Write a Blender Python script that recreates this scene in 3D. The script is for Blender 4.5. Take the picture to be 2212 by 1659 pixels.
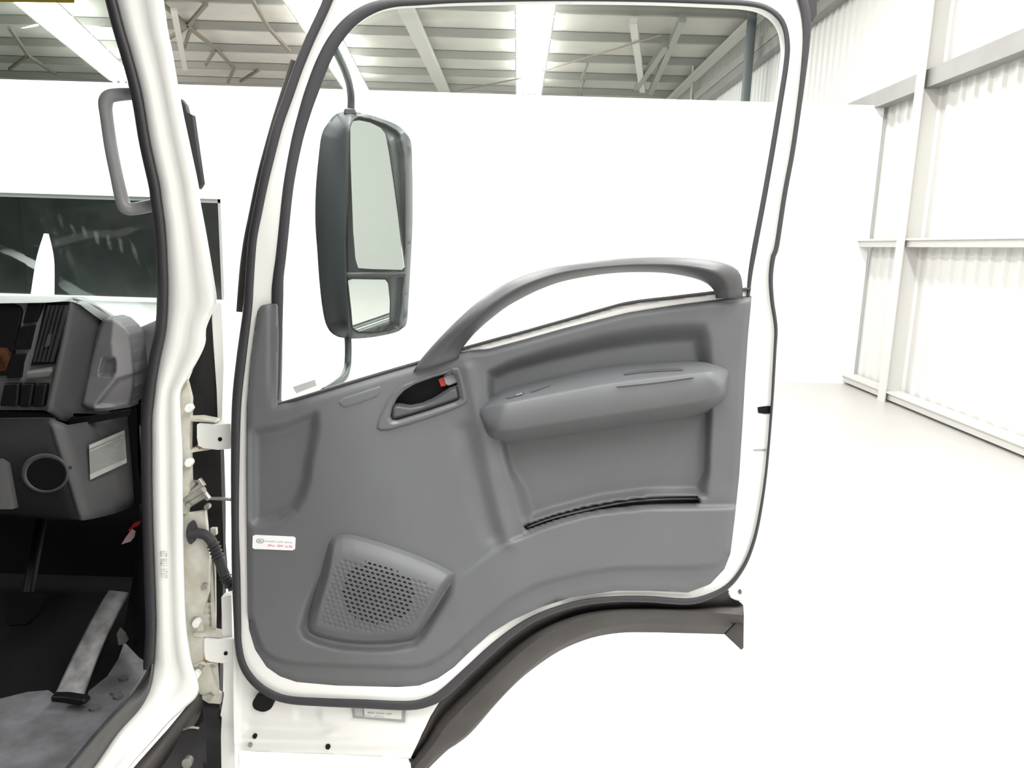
import bpy, bmesh, math, random
import numpy as np
from mathutils import Vector, Matrix

random.seed(7)
SC = bpy.context.scene
for _o in list(bpy.data.objects):
    bpy.data.objects.remove(_o)

# ------------------------------------------------------------------ camera, light, exposure
FPX, CX, CY = 1600.0, 1106.0, 829.5            # focal length and centre in pixels of the 2212 x 1659 frame
PITCH, ROLL, EYE = math.radians(10.53), 0.030, 1.75
ROT = Matrix.Rotation(math.pi / 2 - PITCH, 3, 'X') @ Matrix.Rotation(ROLL, 3, 'Z')
cam_d = bpy.data.cameras.new('camera')
cam = bpy.data.objects.new('camera', cam_d)
SC.collection.objects.link(cam)
cam.matrix_world = Matrix.Translation((0, 0, EYE)) @ ROT.to_4x4()
cam_d.sensor_width = 36.0
cam_d.lens = 36.0 * FPX / 2212.0
cam_d.clip_start = 0.02
cam_d.clip_end = 200
SC.camera = cam

world = bpy.data.worlds.new('world')
SC.world = world
world.use_nodes = True
world.node_tree.nodes['Background'].inputs[0].default_value = (0.9, 0.95, 1.0, 1)
world.node_tree.nodes['Background'].inputs[1].default_value = 0.3

SC.view_settings.view_transform = 'Standard'
SC.view_settings.look = 'None'
SC.view_settings.gamma = 1.0
SC.view_settings.exposure = 0.62
SC.view_settings.use_curve_mapping = False
CEIL = 6.65
ROWS_X = (0.55, -4.6, -9.6)


def lamp(x, y, z, power, sx=0.5, sy=3.2):
    d = bpy.data.lights.new('strip_lamp', 'AREA')
    d.shape = 'RECTANGLE'
    d.size, d.size_y = sx, sy
    d.energy = power
    d.color = (1.0, 0.985, 0.955)
    o = bpy.data.objects.new('strip_lamp', d)
    SC.collection.objects.link(o)
    o.location = (x, y, z)


LP = 165.0
for lx in (2.6, -1.6, -5.8, -10.0):            # the strip lamps of the near half of the hall, above and behind the viewer
    for ly in (-7.5, -3.2, 1.0, 5.2, 8.6):
        lamp(lx, ly, CEIL - 0.5, LP * {-7.5: 0.3, -3.2: 1.5, 1.0: 1.5, 5.2: 0.7, 8.6: 0.62}[ly])
for lx in ROWS_X:                              # and of the far half
    for ly in (13.5, 17.5, 21.5):
        lamp(lx, ly, CEIL - 0.62, LP * 0.8)

# ------------------------------------------------------------------ helpers
def ray(px, py):
    return ROT @ Vector(((px - CX) / FPX, (CY - py) / FPX, -1.0))


def P(px, py, Y):
    d = ray(px, py)
    return Vector((0, 0, EYE)) + d * (Y / d.y)


def PZ(px, py, z):
    d = ray(px, py)
    return Vector((0, 0, EYE)) + d * ((z - EYE) / d.z)


def PX(px, py, x):
    d = ray(px, py)
    return Vector((0, 0, EYE)) + d * (x / d.x)


MATS = {}


def mat(name, col, rough=0.5, metal=0.0, spec=0.5, noise=0.0, nscale=20.0, bump=0.0, bscale=400.0, coat=0.0, col2=None):
    if name in MATS:
        return MATS[name]
    m = bpy.data.materials.new(name)
    m.use_nodes = True
    nt = m.node_tree
    b = nt.nodes['Principled BSDF']
    b.inputs['Base Color'].default_value = (*col, 1)
    b.inputs['Roughness'].default_value = rough
    b.inputs['Metallic'].default_value = metal
    b.inputs['Specular IOR Level'].default_value = spec
    b.inputs['Coat Weight'].default_value = coat
    tc = nt.nodes.new('ShaderNodeTexCoord')
    if noise > 0 or col2:
        n = nt.nodes.new('ShaderNodeTexNoise')
        n.inputs['Scale'].default_value = nscale
        n.inputs['Detail'].default_value = 6
        nt.links.new(tc.outputs['Object'], n.inputs['Vector'])
        r = nt.nodes.new('ShaderNodeValToRGB')
        c2 = col2 or tuple(c * (1 - noise) for c in col)
        r.color_ramp.elements[0].color = (*c2, 1)
        r.color_ramp.elements[0].position = 0.35
        r.color_ramp.elements[1].color = (*col, 1)
        r.color_ramp.elements[1].position = 0.65
        nt.links.new(n.outputs['Fac'], r.inputs['Fac'])
        nt.links.new(r.outputs['Color'], b.inputs['Base Color'])
    if bump > 0:
        n2 = nt.nodes.new('ShaderNodeTexNoise')
        n2.inputs['Scale'].default_value = bscale
        n2.inputs['Detail'].default_value = 3
        nt.links.new(tc.outputs['Object'], n2.inputs['Vector'])
        bp = nt.nodes.new('ShaderNodeBump')
        bp.inputs['Strength'].default_value = bump
        bp.inputs['Distance'].default_value = 0.002
        nt.links.new(n2.outputs['Fac'], bp.inputs['Height'])
        nt.links.new(bp.outputs['Normal'], b.inputs['Normal'])
    MATS[name] = m
    return m


def glass(name, tint, ior=1.45, gloss=1.0):
    if name in MATS:
        return MATS[name]
    m = bpy.data.materials.new(name)
    m.use_nodes = True
    nt = m.node_tree
    nt.nodes.clear()
    out = nt.nodes.new('ShaderNodeOutputMaterial')
    mx = nt.nodes.new('ShaderNodeMixShader')
    tr = nt.nodes.new('ShaderNodeBsdfTransparent')
    gl = nt.nodes.new('ShaderNodeBsdfGlossy')
    fr = nt.nodes.new('ShaderNodeFresnel')
    geo = nt.nodes.new('ShaderNodeNewGeometry')
    mr = nt.nodes.new('ShaderNodeMapRange')
    mr.inputs['To Min'].default_value = ior     # a thin pane: same reflectance on both of its faces
    mr.inputs['To Max'].default_value = 1.0 / ior
    nt.links.new(geo.outputs['Backfacing'], mr.inputs['Value'])
    nt.links.new(mr.outputs[0], fr.inputs['IOR'])
    gl.inputs['Roughness'].default_value = 0.02
    gl.inputs['Color'].default_value = (gloss, gloss, gloss, 1)
    tr.inputs['Color'].default_value = (*tint, 1)
    nt.links.new(fr.outputs[0], mx.inputs[0])
    nt.links.new(tr.outputs[0], mx.inputs[1])
    nt.links.new(gl.outputs[0], mx.inputs[2])
    nt.links.new(mx.outputs[0], out.inputs[0])
    MATS[name] = m
    return m


def emit(name, col, s):
    if name in MATS:
        return MATS[name]
    m = bpy.data.materials.new(name)
    m.use_nodes = True
    nt = m.node_tree
    nt.nodes.clear()
    out = nt.nodes.new('ShaderNodeOutputMaterial')
    e = nt.nodes.new('ShaderNodeEmission')
    e.inputs[0].default_value = (*col, 1)
    e.inputs[1].default_value = s
    nt.links.new(e.outputs[0], out.inputs[0])
    MATS[name] = m
    return m


M_trim = mat('grey_moulded_plastic', (0.114, 0.118, 0.126), 0.5, noise=0.05, nscale=9, bump=0.06, bscale=900, spec=0.4)
M_trim_dk = mat('dark_grey_plastic', (0.074, 0.074, 0.080), 0.45, bump=0.05, bscale=900, spec=0.4)
M_bezel = mat('handle_bezel_plastic', (0.10, 0.10, 0.112), 0.33)
M_dash = mat('dash_grey_plastic', (0.050, 0.050, 0.053), 0.55, spec=0.35, noise=0.06, nscale=12, bump=0.05, bscale=700)
M_dash_dk = mat('dash_lower_plastic', (0.016, 0.016, 0.017), 0.65, spec=0.2, noise=0.06, nscale=12, bump=0.05, bscale=700)
M_silver = mat('dash_silver_paint', (0.17, 0.175, 0.175), 0.38, metal=0.2)
M_black = mat('black_plastic', (0.005, 0.005, 0.0055), 0.5, spec=0.18)
M_black2 = mat('black_satin_plastic', (0.028, 0.027, 0.029), 0.55, spec=0.25, noise=0.2, nscale=30)
M_rubber = mat('black_rubber', (0.030, 0.029, 0.034), 0.6, bump=0.1, bscale=500)
M_arch = mat('worn_black_plastic', (0.042, 0.037, 0.035), 0.62, noise=0.35, nscale=14, bump=0.1, bscale=300)
M_white = mat('white_vehicle_paint', (0.82, 0.825, 0.805), 0.28, coat=0.4, noise=0.015, nscale=8)
M_whited = mat('white_paint_grubby', (0.60, 0.595, 0.545), 0.4, noise=0.22, nscale=30, col2=(0.48, 0.465, 0.39))
M_steel = mat('dull_steel', (0.42, 0.41, 0.38), 0.4, metal=0.7, noise=0.2, nscale=60)
M_rust = mat('rusty_steel', (0.42, 0.20, 0.08), 0.8, noise=0.4, nscale=80)
M_mirror = mat('mirror_silver', (0.90, 0.92, 0.90), 0.015, metal=1.0)
M_mhouse = mat('mirror_housing_plastic', (0.056, 0.064, 0.068), 0.42, bump=0.05, bscale=600)
M_mat = mat('grey_rubber_mat', (0.115, 0.118, 0.13), 0.6, noise=0.5, nscale=22, col2=(0.07, 0.07, 0.076), bump=0.4, bscale=120)
M_sill = mat('grey_sill_plastic', (0.075, 0.075, 0.073), 0.6, noise=0.1, nscale=20)
M_pedal = mat('worn_grey_pedal_rubber', (0.20, 0.20, 0.21), 0.6, noise=0.5, nscale=35, col2=(0.10, 0.10, 0.10))
M_carpet = mat('black_carpet', (0.006, 0.006, 0.0065), 0.95, spec=0.05, bump=0.5, bscale=300)
M_int = mat('cab_lining', (0.04, 0.04, 0.042), 0.9, spec=0.1)
M_paper = mat('white_label_paper', (0.85, 0.85, 0.87), 0.45)
M_paper_g = mat('grey_label_paper', (0.17, 0.18, 0.17), 0.5)
M_paper_l = mat('pale_label_paper', (0.28, 0.29, 0.275), 0.5)
M_ink = mat('black_ink', (0.10, 0.10, 0.10), 0.6)
M_ink_l = mat('faded_grey_ink', (0.30, 0.30, 0.30), 0.6)
M_redink = mat('red_ink', (0.55, 0.12, 0.11), 0.6)
M_red = mat('red_plastic', (0.45, 0.02, 0.015), 0.4)
M_yellow = mat('yellow_label', (0.65, 0.47, 0.03), 0.5)
M_handle = mat('pale_grey_plastic', (0.25, 0.25, 0.26), 0.4)
M_wall = mat('white_painted_wall', (0.86, 0.88, 0.88), 0.7, noise=0.01, nscale=0.7)
M_wall_d = mat('grey_hall_wall', (0.36, 0.36, 0.35), 0.7)
M_clad = mat('white_corrugated_steel', (0.60, 0.60, 0.585), 0.5)
M_girt = mat('white_painted_steel', (0.56, 0.555, 0.535), 0.5)
M_girt_g = mat('grey_galvanised_steel', (0.22, 0.22, 0.21), 0.5, noise=0.1, nscale=3)
M_floor = mat('white_epoxy_floor', (0.42, 0.412, 0.40), 0.35, noise=0.03, nscale=1.2)
M_ceil = mat('roof_insulation', (0.56, 0.55, 0.50), 0.9, noise=0.14, nscale=0.8)
M_purlin = mat('roof_purlin_steel', (0.30, 0.30, 0.275), 0.6)
M_rafter = mat('roof_rafter_steel', (0.60, 0.60, 0.55), 0.6)
M_joist = mat('brown_joist_steel', (0.22, 0.20, 0.16), 0.7)
M_pipe = mat('dark_grey_pipe', (0.10, 0.12, 0.13), 0.6)
M_winfr = mat('grey_window_frame', (0.30, 0.30, 0.30), 0.5)
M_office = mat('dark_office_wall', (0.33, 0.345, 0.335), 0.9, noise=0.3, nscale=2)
M_tube = emit('fluorescent_tube_glow', (1.0, 0.98, 0.95), 14.0)
M_glow = emit('stand_in_glow', (1.0, 0.96, 0.97), 5.0)  # emission of the added bright-spot shape in the office window
M_gscreen = glass('windscreen_glass', (0.88, 0.93, 0.915), gloss=0.22)
M_gdoor = glass('door_window_glass', (0.955, 0.978, 0.970))
M_goffice = glass('office_window_glass', (0.68, 0.71, 0.70))


def link(name, me, m, parent=None, smooth=True):
    o = bpy.data.objects.new(name, me)
    SC.collection.objects.link(o)
    if m:
        me.materials.append(m)
    if smooth:
        me.shade_smooth()
    if parent:
        par(o, parent)
    return o


def par(o, parent):
    o.parent = parent
    if parent.parent is None:                   # part meshes carry world coordinates
        o.matrix_parent_inverse = Matrix.Translation(parent.location).inverted()


def tag(o, label=None, cat=None, group=None, kind=None):
    if label: o['label'] = label
    if cat: o['category'] = cat
    if group: o['group'] = group
    if kind: o['kind'] = kind
    return o


def empty(name, loc):
    o = bpy.data.objects.new(name, None)
    SC.collection.objects.link(o)
    o.location = loc
    o.empty_display_size = 0.1
    return o


def sharp(o, deg=35):
    o.data.set_sharp_from_angle(angle=math.radians(deg))
    return o


def bevel(o, w, seg=2):
    b = o.modifiers.new('bevel', 'BEVEL')
    b.width = w
    b.segments = seg
    b.limit_method = 'ANGLE'
    b.angle_limit = math.radians(40)
    return o


def solid(o, t, off=-1):
    s = o.modifiers.new('solid', 'SOLIDIFY')
    s.thickness = t
    s.offset = off
    return o


def cr(ctrl, n, closed=False, arc=True):
    """Catmull-Rom through control rows, resampled to n rows."""
    c = np.array(ctrl, float)
    k = len(c)
    seg = k if closed else k - 1
    sub = max(6, 4 * n // seg + 2)
    if not arc:
        ts = np.linspace(0, seg, n, endpoint=not closed)
    else:
        ts = np.linspace(0, seg, seg * sub + 1)
    i = np.minimum(ts.astype(int), seg - 1)
    f = (ts - i)[:, None]
    g = (lambda a: c[a % k]) if closed else (lambda a: c[np.clip(a, 0, k - 1)])
    p0, p1, p2, p3 = g(i - 1), g(i), g(i + 1), g(i + 2)
    q = 0.5 * (2 * p1 + (p2 - p0) * f + (2 * p0 - 5 * p1 + 4 * p2 - p3) * f ** 2 + (3 * p1 - p0 - 3 * p2 + p3) * f ** 3)
    if not arc:
        return q
    d = np.concatenate([[0], np.cumsum(np.linalg.norm(np.diff(q[:, :2], axis=0), axis=1))])
    s = np.linspace(0, d[-1], n, endpoint=not closed)
    return np.stack([np.interp(s, d, q[:, j]) for j in range(q.shape[1])], 1)


def grid_mesh(name, rows, closed_u=False, closed_v=False):
    """rows: list of equally long lists of points."""
    nr, nc = len(rows), len(rows[0])
    vs = [tuple(p) for r in rows for p in r]
    fs = []
    for a in range(nr if closed_v else nr - 1):
        for b in range(nc if closed_u else nc - 1):
            a2, b2 = (a + 1) % nr, (b + 1) % nc
            fs.append((a * nc + b, a * nc + b2, a2 * nc + b2, a2 * nc + b))
    me = bpy.data.meshes.new(name)
    me.from_pydata(vs, [], fs)
    return me


def facing(me):
    """turn the mesh so that most of it faces the -Y side (the viewer's side of the cab)."""
    s = 0.0
    for p in me.polygons:
        s += p.normal.y * p.area
    if s > 0:
        me.flip_normals()
    me.update()


def loft(name, rails, m, parent, n=48, arc=True, thick=0.0, smooth=True, close=False, deg=None, line=False):
    rows = []
    for r in rails:
        if line:
            q = np.array(r, float)
        else:
            q = cr(r, n, arc=arc)
        rows.append([P(*p[:3]) for p in q])
    me = grid_mesh(name, rows, closed_v=close)
    if close:
        bm = bmesh.new(); bm.from_mesh(me)
        bmesh.ops.holes_fill(bm, edges=[e for e in bm.edges if e.is_boundary], sides=0)
        bmesh.ops.recalc_face_normals(bm, faces=bm.faces)
        bm.to_mesh(me); bm.free()
    else:
        facing(me)
    o = link(name, me, m, parent, smooth)
    if deg: sharp(o, deg)
    if thick: solid(o, thick)
    return o


def band(name, ctrl, Y, m, parent, n=120, closed=False, bulge=0.008, back=0.006):
    """A rubber strip along control rows (px, py, width px[, Y]); rounded section."""
    c = [(*p[:3], p[3] if len(p) > 3 else Y) for p in ctrl]
    q = cr(c, n, closed=closed)
    t = np.gradient(q[:, :2], axis=0)
    if closed:
        t = (np.roll(q[:, :2], -1, 0) - np.roll(q[:, :2], 1, 0))
    t /= np.linalg.norm(t, axis=1)[:, None] + 1e-9
    nrm = np.stack([-t[:, 1], t[:, 0]], 1)
    prof = [(-1, -back), (-0.96, bulge * 0.45), (-0.72, bulge * 0.85), (-0.25, bulge), (0.25, bulge), (0.72, bulge * 0.85), (0.96, bulge * 0.45), (1, -back)]
    rows = []
    for k, h in prof:
        rows.append([P(a[0] + v[0] * a[2] * 0.5 * k, a[1] + v[1] * a[2] * 0.5 * k, a[3] - h) for a, v in zip(q, nrm)])
    me = grid_mesh(name, rows, closed_u=closed)
    facing(me)
    return link(name, me, m, parent)


def tube(name, pts, m, parent, r=0.01, segs=10, n=None, closed=False, world_pts=False, flat=1.0, smooth=True, line=False):
    """A tube through (px, py, Y[, radius]) rows or world points."""
    if world_pts:
        q = np.array([(*p[:3], p[3] if len(p) > 3 else r) for p in pts], float)
    else:
        q = np.array([(*P(*p[:3]), p[3] if len(p) > 3 else r) for p in pts], float)
    if not line and len(q) > 2:
        k = len(q); sg = k - 1
        nn = n or sg * 6 + 1
        ts = np.linspace(0, sg, nn)
        i = np.minimum(ts.astype(int), sg - 1); f = (ts - i)[:, None]
        g = lambda a: q[np.clip(a, 0, k - 1)]
        p0, p1, p2, p3 = g(i - 1), g(i), g(i + 1), g(i + 2)
        q = 0.5 * (2 * p1 + (p2 - p0) * f + (2 * p0 - 5 * p1 + 4 * p2 - p3) * f ** 2 + (3 * p1 - p0 - 3 * p2 + p3) * f ** 3)
    pv = [Vector(a[:3]) for a in q]
    T = [(pv[min(i + 1, len(pv) - 1)] - pv[max(i - 1, 0)]).normalized() for i in range(len(pv))]
    up = Vector((0, 0, 1)) if abs(T[0].z) < 0.9 else Vector((0, 1, 0))
    rows = []
    u = (up - T[0] * up.dot(T[0])).normalized()
    for i, p in enumerate(pv):
        u = (u - T[i] * u.dot(T[i])).normalized()
        v = T[i].cross(u)
        rows.append([p + (u * math.cos(a) * flat + v * math.sin(a)) * q[i][3] for a in (2 * math.pi * j / segs for j in range(segs))])
    me = grid_mesh(name, rows, closed_u=True)
    bm = bmesh.new(); bm.from_mesh(me)
    bmesh.ops.holes_fill(bm, edges=[e for e in bm.edges if e.is_boundary], sides=0)
    bmesh.ops.recalc_face_normals(bm, faces=bm.faces)
    bm.to_mesh(me); bm.free()
    o = link(name, me, m, parent, smooth)
    sharp(o, 50)
    return o


def plate(name, outline, Y, m, parent, thick=0.01, bev=0.0, curve=0, smooth=False):
    """A flat piece: pixel outline (px, py[, Y]) with real thickness going away from the viewer (+Y)."""
    pts = [(p[0], p[1], p[2] if len(p) > 2 else Y) for p in outline]
    if curve:
        pts = cr(pts, curve, closed=True)
    front = [P(*p) for p in pts]
    k = len(front)
    bm = bmesh.new()
    a = [bm.verts.new(p) for p in front]
    b = [bm.verts.new(p + Vector((0, thick, 0))) for p in front]
    bm.faces.new(a)
    bm.faces.new(list(reversed(b)))
    for i in range(k):
        bm.faces.new((a[i], b[i], b[(i + 1) % k], a[(i + 1) % k]))
    bmesh.ops.triangulate(bm, faces=[f for f in bm.faces if len(f.verts) > 4])
    bmesh.ops.recalc_face_normals(bm, faces=bm.faces)
    me = bpy.data.meshes.new(name)
    bm.to_mesh(me); bm.free()
    o = link(name, me, m, parent, True)
    sharp(o, 40)
    if bev:
        bevel(o, bev)
    return o


def boxmesh(name, c, s, rot=None):
    bm = bmesh.new()
    bmesh.ops.create_cube(bm, size=1)
    for v in bm.verts:
        v.co = Vector((v.co.x * s[0], v.co.y * s[1], v.co.z * s[2]))
        if rot: v.co = rot @ v.co
        v.co += Vector(c)
    me = bpy.data.meshes.new(name)
    bm.to_mesh(me); bm.free()
    return me


def box(name, c, s, m, parent=None, bev=0.0, rot=None):
    o = link(name, boxmesh(name, c, s, rot), m, parent, False)
    if bev: bevel(o, bev)
    return o


def bar(name, a, b, w, h, m, parent):
    """straight beam between two world points"""
    a, b = Vector(a), Vector(b)
    d = b - a
    q = d.to_track_quat('Y', 'Z').to_matrix()
    return box(name, (a + b) / 2, (w, d.length, h), m, parent, rot=q)


def disc(name, px, py, Y, r, m, parent, depth=0.004, seg=20, rx=1.0, tilt=0.0):
    return plate(name, [(px + r * rx * math.cos(t) * math.cos(tilt) - r * math.sin(t) * math.sin(tilt),
                         py + r * rx * math.cos(t) * math.sin(tilt) + r * math.sin(t) * math.cos(tilt)) for t in (2 * math.pi * i / seg for i in range(seg))],
                 Y, m, parent, depth)


# --- moulded panels: height field over a pixel outline
def sd(x, y, poly, closed=True):
    """signed distance in pixels, negative inside."""
    p = np.array(poly, float)
    a = p if closed else p[:-1]
    b = np.roll(p, -1, 0) if closed else p[1:]
    best = np.full(x.shape, 1e18)
    ins = np.zeros(x.shape, bool)
    for (ax, ay), (bx, by) in zip(a, b):
        ex, ey = bx - ax, by - ay
        wx, wy = x - ax, y - ay
        t = np.clip((wx * ex + wy * ey) / (ex * ex + ey * ey + 1e-12), 0, 1)
        best = np.minimum(best, (wx - ex * t) ** 2 + (wy - ey * t) ** 2)
        if closed:
            c = ((ay > y) != (by > y)) & (x < (bx - ax) * (y - ay) / (by - ay + 1e-12) + ax)
            ins ^= c
    d = np.sqrt(best)
    return np.where(ins, -d, d) if closed else d


def ss(x, a, b):
    t = np.clip((x - a) / (b - a), 0, 1)
    return t * t * (3 - 2 * t)


def panel(name, outline, Y, hf, step, m, parent, skirt=0.02, cut=None):
    o = np.array(outline, float)
    x0, y0 = o.min(0) - 2 * step
    x1, y1 = o.max(0) + 2 * step
    gx = np.arange(x0, x1 + step, step)
    gy = np.arange(y0, y1 + step, step)
    X, Yy = np.meshgrid(gx, gy)
    S = sd(X, Yy, o)
    if cut is not None:
        S = np.maximum(S, cut(X, Yy))
    nx = len(gx)
    vid, pts, faces = {}, [], []

    def vert(key, x, y):
        if key not in vid:
            vid[key] = len(pts)
            pts.append((x, y))
        return vid[key]
    Sl = S.tolist()
    near = np.minimum(np.minimum(S[:-1, :-1], S[1:, :-1]), np.minimum(S[:-1, 1:], S[1:, 1:])) < 0
    for j, i in zip(*np.nonzero(near)):
        j, i = int(j), int(i)
        cs = ((j, i), (j, i + 1), (j + 1, i + 1), (j + 1, i))
        poly = []
        for k in range(4):
            a, b = cs[k], cs[(k + 1) % 4]
            sa, sb = Sl[a[0]][a[1]], Sl[b[0]][b[1]]
            if sa < 0:
                poly.append(vert(a, gx[a[1]], gy[a[0]]))
            if (sa < 0) != (sb < 0):
                t = sa / (sa - sb)
                t = min(max(t, 0.02), 0.98)
                ka, kb = (a, b) if a < b else (b, a)
                poly.append(vert((ka, kb), gx[a[1]] + (gx[b[1]] - gx[a[1]]) * t, gy[a[0]] + (gy[b[0]] - gy[a[0]]) * t))
        if len(poly) > 2:
            faces.append(poly)
    pa = np.array(pts)
    H = hf(pa[:, 0], pa[:, 1])
    co = [P(a, b, Y - h) for (a, b), h in zip(pts, H)]
    me = bpy.data.meshes.new(name)
    me.from_pydata([tuple(c) for c in co], [], faces)
    bm = bmesh.new(); bm.from_mesh(me)
    be = [e for e in bm.edges if e.is_boundary]
    r = bmesh.ops.extrude_edge_only(bm, edges=be)
    for v in r['geom']:
        if isinstance(v, bmesh.types.BMVert):
            v.co.y += skirt
    bm.to_mesh(me); bm.free()
    facing(me)
    ob = link(name, me, m, parent, True)
    return ob


# ------------------------------------------------------------------ the hall
YB = PZ(1106, 807, 0).y                        # white partition across the hall
XW = PZ(1820, 826, 0).x + 0.12                 # corrugated side wall
HB = P(1106, 204, YB).z
WY0, WY1 = -10.0, 40.0


def struct(o):
    o['kind'] = 'structure'
    return o


floor = struct(box('floor', ((XW - 22) / 2, 15, -0.05), (XW + 22.2, 50.4, 0.1), M_floor))
ceiling = struct(box('ceiling', ((XW - 22) / 2, 15, CEIL + 0.05), (XW + 22.2, 50.4, 0.1), M_ceil))
struct(box('wall_left', (-22.05, 15, CEIL / 2), (0.1, 50.2, CEIL), M_wall_d))
struct(box('wall_rear', ((XW - 22) / 2, WY0 - 0.05, CEIL / 2), (XW + 22, 0.1, CEIL), M_wall_d))
struct(box('wall_far', ((XW - 22) / 2, WY1 + 0.05, CEIL / 2), (XW + 22, 0.1, CEIL), M_girt_g))

# partition with an office window in it
w0 = P(-230, 412, YB); w1 = P(476, 430, YB); wb = P(300, 650, YB)
WX0, WX1, WZ0, WZ1 = w0.x, w1.x, wb.z, w1.z
bm = bmesh.new()
xs = [-22.0, WX0, WX1, XW - 0.02]
zs = [0.0, WZ0, WZ1, HB]
T = 0.16
for a in range(3):
    for c in range(3):
        if a == 1 and c == 1:
            continue
        r = bmesh.ops.create_cube(bm, size=1)
        for v in r['verts']:
            v.co = Vector((xs[a] + (xs[a + 1] - xs[a]) * (v.co.x + 0.5), YB + T * (v.co.y + 0.5), zs[c] + (zs[c + 1] - zs[c]) * (v.co.z + 0.5)))
bmesh.ops.remove_doubles(bm, verts=bm.verts, dist=0.0005)
dup = {}
for f in list(bm.faces):
    dup.setdefault(frozenset(v.index for v in f.verts), []).append(f)
bm.verts.index_update()
dup = {}
for f in list(bm.faces):
    dup.setdefault(frozenset(v.index for v in f.verts), []).append(f)
bmesh.ops.delete(bm, geom=[f for fs in dup.values() if len(fs) > 1 for f in fs], context='FACES_ONLY')
bmesh.ops.recalc_face_normals(bm, faces=bm.faces)
me = bpy.data.meshes.new('wall_back')
bm.to_mesh(me); bm.free()
wall_back = struct(link('wall_back', me, M_wall, None, False))
# office window: frame, pane, sill
win = struct(link('window_1', boxmesh('window_1', ((WX0 + WX1) / 2, YB + 0.09, WZ1 - 0.025), (WX1 - WX0, 0.06, 0.05)), M_winfr, None, False))
box('frame_jamb', (WX1 - 0.03, YB + 0.09, (WZ0 + WZ1) / 2), (0.06, 0.06, WZ1 - WZ0), M_winfr, win)
box('frame_sill', ((WX0 + WX1) / 2, YB - 0.01, WZ0 + 0.02), (WX1 - WX0 + 0.1, 0.14, 0.05), M_wall, win)
box('pane', ((WX0 + WX1) / 2, YB + 0.10, (WZ0 + WZ1) / 2), (WX1 - WX0 - 0.02, 0.008, WZ1 - WZ0 - 0.02), M_goffice, win)
# the dark office behind the pane
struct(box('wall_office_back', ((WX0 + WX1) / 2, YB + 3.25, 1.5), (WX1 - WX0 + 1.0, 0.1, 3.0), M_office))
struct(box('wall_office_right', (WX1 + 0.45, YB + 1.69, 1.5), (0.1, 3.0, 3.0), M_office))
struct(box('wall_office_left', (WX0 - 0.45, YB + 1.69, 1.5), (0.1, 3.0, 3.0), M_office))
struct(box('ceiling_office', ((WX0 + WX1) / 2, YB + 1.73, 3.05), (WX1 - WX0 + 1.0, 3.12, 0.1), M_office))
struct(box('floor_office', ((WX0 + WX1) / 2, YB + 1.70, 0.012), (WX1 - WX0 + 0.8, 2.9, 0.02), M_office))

# corrugated side wall
bm = bmesh.new()
prof = []
y = WY0
while y < WY1:
    prof += [(y, 0.0), (y + 0.13, 0.0), (y + 0.155, -0.03), (y + 0.205, -0.03)]
    y += 0.23
lo = [bm.verts.new((XW + 0.06 + d, yy, 0.0)) for yy, d in prof]
hi = [bm.verts.new((XW + 0.06 + d, yy, CEIL)) for yy, d in prof]
for i in range(len(prof) - 1):
    bm.faces.new((lo[i], hi[i], hi[i + 1], lo[i + 1]))
bmesh.ops.recalc_face_normals(bm, faces=bm.faces)
me = bpy.data.meshes.new('wall_right')
bm.to_mesh(me); bm.free()
if me.polygons[0].normal.x > 0: me.flip_normals()
wall_right = struct(link('wall_right', me, M_clad, None, False))
solid(wall_right, 0.02)
GX = XW - 0.07
col_base = PZ(1905, 866, 0)
COLY = col_base.y
for (px, py, hh, m) in ((2212, 86, 0.20, M_girt_g), (1690, 79, 0.20, M_girt_g), (2100, 523, 0.10, M_girt), (2100, 925, 0.11, M_girt)):
    z = PX(px, py, GX - 0.06).z
    g = box('girt', (GX, (WY0 + WY1) / 2 if z > HB else (WY0 + YB) / 2, z), (0.16, (WY1 - WY0) if z > HB else (YB - WY0), hh), m, wall_right)
    if z < HB:
        box('girt_lip', (GX - 0.09, (WY0 + YB) / 2, z + hh / 2 - 0.012), (0.05, YB - WY0, 0.024), M_girt, wall_right)


def ibeam(name, x, y, z0, z1, m, parent, d=0.30, w=0.17):
    bm = bmesh.new()
    for (cx, cy, sx, sy) in ((x - d / 2, y, 0.016, w), (x + d / 2, y, 0.016, w), (x, y, d, 0.012)):
        r = bmesh.ops.create_cube(bm, size=1)
        for v in r['verts']:
            v.co = Vector((cx + v.co.x * sx, cy + v.co.y * sy, (z0 + z1) / 2 + v.co.z * (z1 - z0)))
    me = bpy.data.meshes.new(name)
    bm.to_mesh(me); bm.free()
    return link(name, me, m, parent, False)


for k in (-1, 0, 2):
    yy = COLY + k * 6.0
    ibeam('column', col_base.x + 0.14, yy, 0, CEIL, M_girt if k < 2 else M_rafter, wall_right)
pp = PX(1618, 120, XW - 0.35)
tube('downpipe', [(pp.x, pp.y, 2.5, 0.09), (pp.x, pp.y, CEIL, 0.09)], M_pipe, wall_right, world_pts=True)
bar('eave_beam', (XW - 0.2, WY0, CEIL - 0.35), (XW - 0.2, WY1, CEIL - 0.35), 0.16, 0.16, M_rafter, wall_right)
bar('eave_beam', (XW - 0.1, WY0, CEIL - 0.85), (XW - 0.1, WY1, CEIL - 0.85), 0.10, 0.20, M_purlin, wall_right)

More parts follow.
